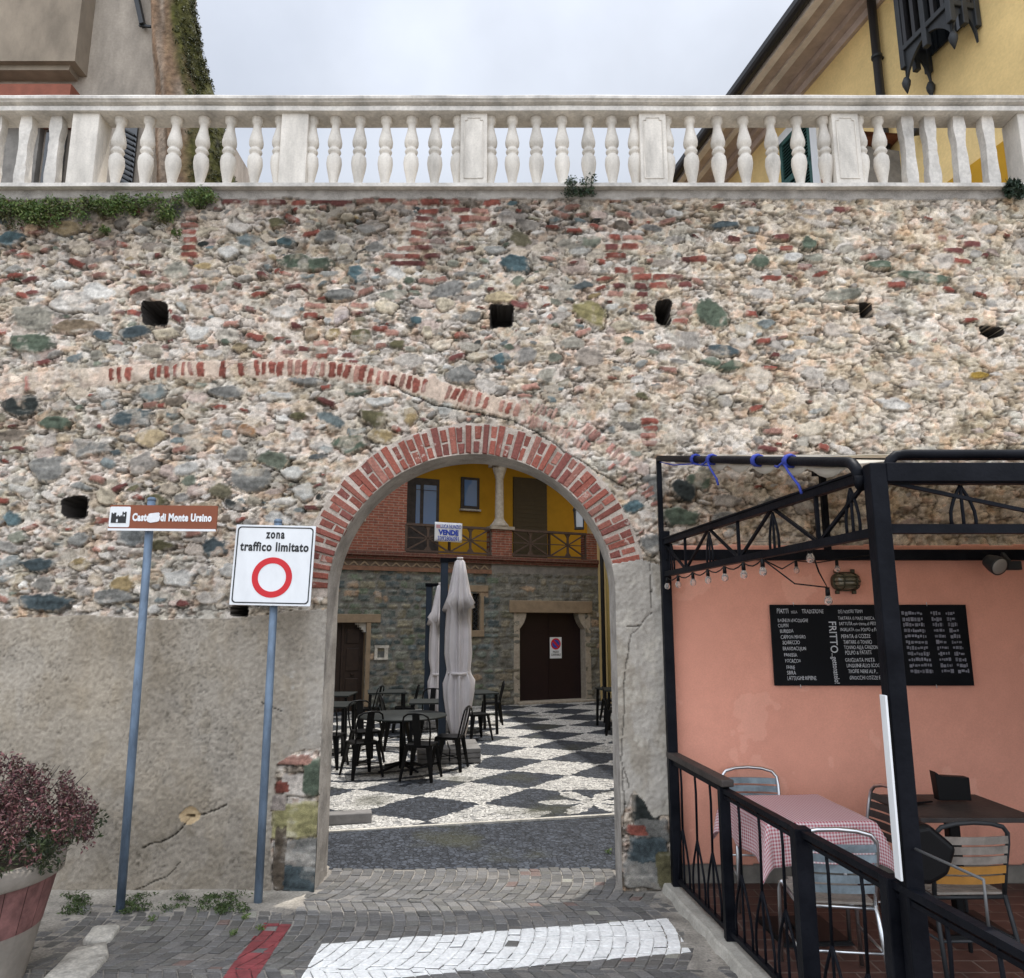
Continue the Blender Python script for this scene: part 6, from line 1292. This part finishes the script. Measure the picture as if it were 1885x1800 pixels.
# low lean-to with tiles, ochre lower wall
a = YP(1600, 300); b_ = YP(1625, 300); mb = MB(); zz = b_[1]-.15
mb.prism([(a[0]-.1, zz-1.6), (b_[0]+.3, zz-1.6), (b_[0]+.3, zz+.12), (a[0]-.1, zz-.0)], -.5, 0); lt_ = YB(mb, 'lean_to', M['greyrub']); mb = MB(); mb.add([(a[0]-.2,-.62,zz+.02),(b_[0]+.4,-.62,zz+.16),(b_[0]+.4,0,zz+.30),(a[0]-.2,0,zz+.16),(a[0]-.2,-.62,zz+.10),(b_[0]+.4,-.62,zz+.24)], [(0,1,2,3),(0,1,5,4),(4,5,2,3)]); mb.build('lean_to_roof', M['tile'], lt_)
a = YP(1676, 330)[0]; mb = MB(); mb.span((a, -.03, 0), (YL, .0, YP(1885, 235)[1])); YB(mb, 'ochre_lower_wall', M['ochre'])
mb = MB(); p_ = YP(1700, 240); mb.tube([(p_[0], -.03, p_[1]), (p_[0], -.22, p_[1]-.06)], .06, 12); YB(mb, 'vent_pipe', M['gutter'])
# yellow gas pipe and black cable down the corner, with table beneath
mb = MB(); p0 = P(1119, 1030, 18.6); mb.tube([(p0.x, 18.6, .5), (p0.x, 18.6, 9)], .07, 10); mb.tube([(p0.x, 18.6, .5), (p0.x+.06, 18.6, .3), (p0.x+.25, 18.6, .28)], .07, 10); yp = mb.build('yellow_pipe', M['pipe']); tag(yp, 'yellow downpipe at the far right corner of the courtyard', 'pipe')
mb = MB(); mb.tube([(p0.x-.14, 18.7, .1), (p0.x-.14, 18.7, 9)], .05, 8); o_ = tag(mb.build('black_downpipe', M['gutter']), 'black pipe standing left of the yellow one in the courtyard corner', 'pipe')
# hanging lantern in the courtyard
lc = P(1066, 955, 18.9); ln = thing('courtyard_lantern', 'glazed wall lantern in front of the ochre loggia', 'lantern', lc)
mb = MB(); w_ = .12
for sx in (-1, 1):
    for sy in (-1, 1): mb.bar((sx*w_*.8, sy*w_*.8, -.24), (sx*w_, sy*w_, .22), .028, .028)
mb.box((0,0,-.25), (.23,.23,.04)); mb.box((0,0,.23), (.29,.29,.035)); mb.lathe([(.17,.24),(.08,.36),(.04,.40),(.015,.46)], (0,0,0), 4); mb.build('frame', M['iron'], ln)
mb = MB(); mb.box((0,0,0), (.17,.17,.44)); mb.build('lantern_glass', glass('milky_lantern_glass', (.45,.48,.52), .2), ln)
mb = MB(); mb.tube([(0,0,.44),(.05,.1,.60),(.3,.55,.62),(.5,.95,.55)], .014, 8); mb.build('bracket', M['iron'], ln)

# ------------------------------------------------------------------ old house on the left, tree trunk beside it
OX = 9.2
oh = thing('old_house', 'weathered beige plastered house behind the left end of the balustrade', 'house', (-6, OX, 0))
def OP(x, y, Y=OX): p = P(x, y, Y); return p.x+6, p.z
cx1 = OP(300, 120)[0]
mb = MB(); mb.span((-9, 0, 0), (cx1, .8, 13)); mb.span((-9, .8, 0), (cx1-1.6, 14, 13)); oh_w = mb.build('wall', M['beige'], oh)
a = OP(165, 100)[0]; mb = MB(); mb.span((-9, -.30, OP(100, 112, OX-.3)[1]), (a, 0, 13)); mb.build('projecting_upper_bay', M['beige2'], oh)
mb = MB(); z1 = OP(100, 110)[1]; mb.prism([(-9, OP(80,150)[1]), (a-.12, OP(80,150)[1]), (a, z1+.3), (-9, z1+.3)], -.22, -.001); mb.build('shaded_corbel', M['beige2'], oh)
z1 = OP(80, 154, OX-.28)[1]; mb = MB(); mb.span((-9, -.28, z1-.5), (OP(155,160)[0], -.02, z1)); mb.build('red_brick_ledge', M['brickcop'], oh)
mb = MB(); x = OP(75, 250)[0]; mb.span((-9, -.10, 0), (x+.05, 0, z1-.5)); mb.build('grey_render_patch', M['greyrub'], oh)
a = OP(97, 240); b_ = OP(122, 335); mb = MB(); n_ = 8; w_ = b_[0]-a[0]; pts = [(a[0], b_[1]-.4), (b_[0], b_[1]-.4), (b_[0], a[1]-.15)]+[((a[0]+b_[0])/2+w_/2*math.cos(t), a[1]-.15+.15*math.sin(t)) for t in np.linspace(0.2, PI-.2, 6)]+[(a[0], a[1]-.15)]; mb.prism(pts, -.12, -.08); mb.build('arched_window', M['darkpane'], oh)
a = OP(222, 225); b_ = OP(246, 336); mb = MB(); w_ = b_[0]-a[0]
mb.span((a[0], -.04, b_[1]-.5), (b_[0], -.01, a[1])); sh_ = mb.build('dark_window', M['darkpane'], oh); mb = MB()
for k in range(16): zz = b_[1]-.4+(a[1]-b_[1]+.3)*k/16; mb.box(((a[0]+b_[0])/2, -.06, zz), (w_, .03, .02), Matrix.Rotation(rad(30), 3, 'Y'))
mb.span((a[0]-.02, -.07, b_[1]-.5), (a[0]+.03, -.02, a[1])); mb.build('window_bars', M['iron'], sh_)
a = OP(318, 75); b_ = OP(352, 170); mb = MB(); mb.add([(OP(296,72)[0], -.02, OP(296,72)[1]), (OP(296,175)[0], -.02, OP(296,178)[1]), (OP(352,178)[0], -.35, OP(352,178)[1]), (OP(345,150)[0], -.35, OP(345,150)[1])], [(0,1,2,3)]); sh2 = mb.build('open_dark_shutter', M['gutter'], oh); so = sh2.modifiers.new('s', 'SOLIDIFY'); so.thickness = .05
mb = MB(); p0 = OP(245, 0); p1 = OP(268, 55); mb.bar((p0[0], -.08, p0[1]+.3), (p1[0], -.08, p1[1]), .10, .06); mb.bar((p0[0]+.12, -.05, p0[1]+.3), (p1[0]+.06, -.05, p1[1]+.5), .05, .05); mb.bar((p1[0]-.05, -.08, p1[1]), (p1[0]+.12, -.08, p1[1]-.02), .03, .03); mb.build('shutter_stay', M['iron'], oh)
# mossy trunk
def TP(x, y): return P(x, y, 8.9)
cl_ = [(TP(366, 420), .50), (TP(362, 330), .46), (TP(352, 235), .42), (TP(340, 165), .36), (TP(326, 90), .31), (TP(318, 0), .27)]
d_ = (cl_[-1][0]-cl_[-2][0]).normalized(); top = cl_[-1][0]+d_*2.2
pts = [Vector((cl_[0][0].x+.05, 8.9, 0)), Vector((cl_[0][0].x, 8.9, 2.5))]+[c for c, r_ in cl_]+[top]; rs_ = [.75, .6]+[r_ for c, r_ in cl_]+[.2]
# densify with a spline-like lerp
dp_, dr_ = [], []
for k in range(len(pts)-1):
    for t in np.linspace(0, 1, 14, endpoint=False): dp_.append(pts[k].lerp(pts[k+1], t)); dr_.append(rs_[k]*(1-t)+rs_[k+1]*t)
tr = thing('mossy_tree', 'old leaning tree trunk with peeling bark and green moss beside the left house', 'tree', pts[0])
n_ = 40; vs = []; cs = []
for k, (p, r_) in enumerate(zip(dp_, dr_)):
    for i in range(n_):
        a = 2*PI*i/n_; dvec = Vector((math.cos(a), math.sin(a), 0)); nz = mnoise.fractal(Vector((math.cos(a)*2.5, math.sin(a)*2.5, p.z*.9)), 1, 2, 4)
        rr_ = r_*(1+.09*nz+.04*math.sin(7*a+p.z)); v = p+dvec*rr_-tr.location; vs.append(tuple(v))
        ms = max(0, min(1, (math.cos(a)*.9-.05+.55*nz)*2.2)); bk = np.array((.165,.105,.065))*(1+.8*nz); pe = max(0, min(1, mnoise.noise(Vector((a*3.0, p.z*.7, 5)))*3)); bk = bk*(1-pe*.7)+np.array((.34,.28,.22))*pe*.7
        mo_ = np.array((.060,.058,.014))*(1+.9*mnoise.noise(Vector((a*8, p.z*4, 1)))); cs.append(tuple(np.clip(bk*(1-ms)+mo_*ms, .01, 1)))
mb = MB(); mb.add(vs, [(k*n_+i, k*n_+(i+1) % n_, (k+1)*n_+(i+1) % n_, (k+1)*n_+i) for k in range(len(dp_)-1) for i in range(n_)], True); mb.c = cs; mb.build('trunk', vmat('bark_and_moss', .97, 1.0, 16, .4, 14, .03), tr, vcol=True)
mb = MB(); rn = random.Random(4)
for k in range(len(dp_)):
    if dp_[k].z < 4: continue
    for _ in range(5): a = rn.uniform(-1.3, .6); leaves(mb, dp_[k]+Vector((math.cos(a)*dr_[k], math.sin(a)*dr_[k], rn.uniform(-.05,.05)))-tr.location, .05, .05, .06, 30, .018, [(.045,.05,.012),(.065,.062,.016),(.03,.035,.01)], .1, rnd=rn)
mb.build('moss', M['leafv'], tr, vcol=True)

# ------------------------------------------------------------------ courtyard furniture
def tolix(label):
    t = thing('metal_chair', label, 'chair', (0,0,0), 0, 'black metal chairs in the courtyard')
    mb = MB(); mb.box((0,0,.445), (.36,.35,.018)); mb.box((0,0,.428), (.34,.33,.03)); mb.build('seat', M['black'], t, bevel=.008)
    for sx in (-1, 1):
        for sy in (-1, 1): mb = MB(); mb.bar((sx*.15, sy*.145, .44), (sx*.215, sy*.215, 0), .085, .03, (sx, sy, 0), w2=.035, h2=.022); mb.build('leg', M['black'], t)
    mb = MB(); mb.tube([(-.165,-.16,.44),(-.185,-.20,.60),(-.185,-.235,.74),(-.165,-.25,.81),(-.11,-.26,.845),(0,-.262,.855),(.11,-.26,.845),(.165,-.25,.81),(.185,-.235,.74),(.185,-.20,.60),(.165,-.16,.44)], .0125, 8); mb.build('back_hoop', M['black'], t)
    mb = MB(); mb.bar((0,-.165,.44), (0,-.258,.85), .10, .008, (0,1,0)); mb.build('back_splat', M['black'], t)
    mb = MB(); mb.bar((-.18,-.18,.18), (.18,.18,.18), .02, .012); mb.bar((-.18,.18,.18), (.18,-.18,.18), .02, .012); mb.build('cross_brace', M['black'], t); return t
c0 = tolix('black metal chair left of the big round table, its back to the street')
def rt(label, loc, r_=.36, sq=False, rz=0):
    t = thing('cafe_table', label, 'table', loc, rz, 'dark tables in the courtyard'); h = .73; mb = MB()
    if sq: mb.box((0,0,h), (2*r_, 2*r_, .025))
    else: mb.lathe([(r_,-.012),(r_+.006,0),(r_,.012)], (0,0,h), 40)
    mb.build('tabletop', M['plate'], t, bevel=.003 if sq else 0)
    if sq:
        for sx in (-1, 1):
            for sy in (-1, 1): mb = MB(); mb.bar((sx*(r_-.05), sy*(r_-.05), h-.02), (sx*(r_-.03), sy*(r_-.03), 0), .045, .045); mb.build('leg', M['black'], t)
    else:
        mb = MB(); mb.tube([(0,0,.02),(0,0,h)], .035, 12); mb.build('column', M['black'], t)
        for k in range(4): mb = MB(); a = PI/4+k*PI/2; mb.tube([(0,0,.10),(math.cos(a)*.2,math.sin(a)*.2,.05),(math.cos(a)*.38,math.sin(a)*.38,.015)], [.025,.02,.015], 8); mb.build('foot', M['black'], t)
    return t
M['plate'] = mat('dark_table_enamel', (.020,.023,.022), .6, var=.2, vs=3, spec=.2)
rt('large round dark table nearest the arch, ringed by chairs', (-1.55, 10.95, 0), .62)
chairs = [((-2.02,10.50,0), 35, None), ((-1.20,10.32,0), -12, 'black metal chair facing the round table, nearest to the arch'), ((-.88,11.00,0), 80, 'black metal chair right of the round table, beside the umbrella base'), ((-2.18,11.55,0), 215, 'black metal chair behind the round table on its left'),
 ((-2.62,11.15,0), -8, 'black metal chair at the left edge of the arch opening, back to the street'), ((-2.72,14.55,0), 80, 'black metal chair facing the far table below the brown door from the left'), ((-2.05,14.75,0), 100, 'black metal chair tilted right of the table near the intercom'),
 ((-1.92,12.75,0), -70, 'black metal chair left of the square table behind the umbrella'), ((-1.45,13.7,0), 175, 'black metal chair between the two folded umbrellas'), ((-.63,13.7,0), -60, 'black metal chair right of the front umbrella'), ((-.42,15.8,0), 95, 'black metal chair farthest back, right of the folded umbrellas'), ((1.95,14.35,0), -95, 'black metal chair by the right jamb, nearest of those on the right'), ((2.1,16.2,0), 95, 'black metal chair farther back at the right table')]
for k, (loc, a, lb) in enumerate(chairs):
    if k == 0: c0.location = loc; c0.rotation_euler = (0,0,rad(a))
    else: dup(c0, loc, rad(a), lb)
rt('square dark table left, behind the chair at the arch edge', (-3.0, 12.4, 0), .42, True)
rt('square dark table in front of the brown panelled door', (-3.35, 14.2, 0), .42, True)
rt('square dark table below the intercom niche', (-2.4, 14.75, 0), .36, True, .2)
rt('square dark table just behind the front umbrella', (-1.35, 12.9, 0), .36, True, .1)
rt('square dark table right of the rear umbrella', (-.75, 14.6, 0), .40, True, .35)
rt('square dark table at the right side of the courtyard', (2.15, 15.3, 0), .40, True, .2)
# umbrellas
def umbrella(label, loc, top, mast_off, base, rz=0):
    t = thing('closed_umbrella', label, 'umbrella', loc, rz, 'folded umbrellas in the courtyard')
    mb = MB(); mb.box((mast_off, .12, top/2+.05), (.115,.115,top-.1)); mb.build('mast', mat('navy_mast', (.022,.035,.055), .5), t, bevel=.01)
    mb = MB(); mb.box((mast_off, .12, top), (.14,.14,.07)); mb.bar((mast_off,.12,top), (0,0,top+.0), .07, .06); mb.build('arm', M['navy'], t)
    n_ = 96; prof = [(top,.05),(top-.03,.075),(top-.25,.11),(top-.55,.15),(top-.74,.19),(top-.76,.145),(top-1.1,.155),(top-1.45,.16),(top-1.68,.135),(top-1.75,.145),(top-1.9,.185),(top-2.12,.18),(top-2.4,.15),(top-2.65,.10),(.26,.06)]
    vs = []
    for j, (z, r_) in enumerate(prof):
        for i in range(n_):
            a = 2*PI*i/n_; pl_ = .26*math.cos(8*a+.5*math.sin(z*2))+.16*math.cos(17*a+z*1.3)+.08*math.cos(29*a); k = min(1, j/4); x = r_*(1+pl_*k); zz = z
            if j in (10, 11, 12, 13): zz = z+(.30*math.cos(2*a+.6)+.12*math.cos(5*a))*(j-9)/3*.5
            if j in (3, 4): zz = z+.10*math.cos(3*a+1)*(j-2)/2
            if j == 4: x *= 1.10+.12*math.cos(4*a+2)
            vs.append((x*math.cos(a), x*math.sin(a)*.8, max(zz, .25)))
    mb = MB(); mb.add(vs, [(j*n_+i, j*n_+(i+1) % n_, (j+1)*n_+(i+1) % n_, (j+1)*n_+i) for j in range(len(prof)-1) for i in range(n_)], True); mb.build('folded_canopy', M['canvas'], t)
    mb = MB(); mb.lathe([(.163,-.02),(.166,0),(.163,.02)], (0,0,top-1.74), 24); mb.build('strap', M['canvas'], t)
    mb = MB(); mb.tube([(0,0,.3),(0,0,top)], .02, 8); mb.build('inner_pole', M['alu'], t)
    mb = MB(); mb.tube([(.0,0,top),(.0,0,top+.04)], .05, 12); mb.build('cap', M['canvas'], t)
    if base:
        for sx in (-1, 1):
            for sy in (-1, 1):
                mb = MB()
                for k in range(3): mb.box((mast_off*.6+sx*.235, .12+sy*.235, .035+.07*k), (.45,.45,.062))
                mb.build('base_slab', M['slab'], t, bevel=.008)
    return t
u1 = umbrella('taller nearer grey umbrella folded on a navy mast, on a stack of slabs', (-.82, 11.75, 0), 3.0, -.235, True, rad(8))
u2 = umbrella('smaller farther grey umbrella folded on a navy mast behind the first', (-1.42, 15.0, 0), 2.78, -.26, True, rad(-6))
mb = MB(); a = G(600, 1513); b_ = G(665, 1504); mb.box((-1.72, 8.12, .05), (.55, .16, .10), Matrix.Rotation(rad(12), 3, 'Z')); tag(mb.build('stone_block', M['slab'], bevel=.01), 'low dark stone block on the pebbles just inside the left jamb', 'stone')
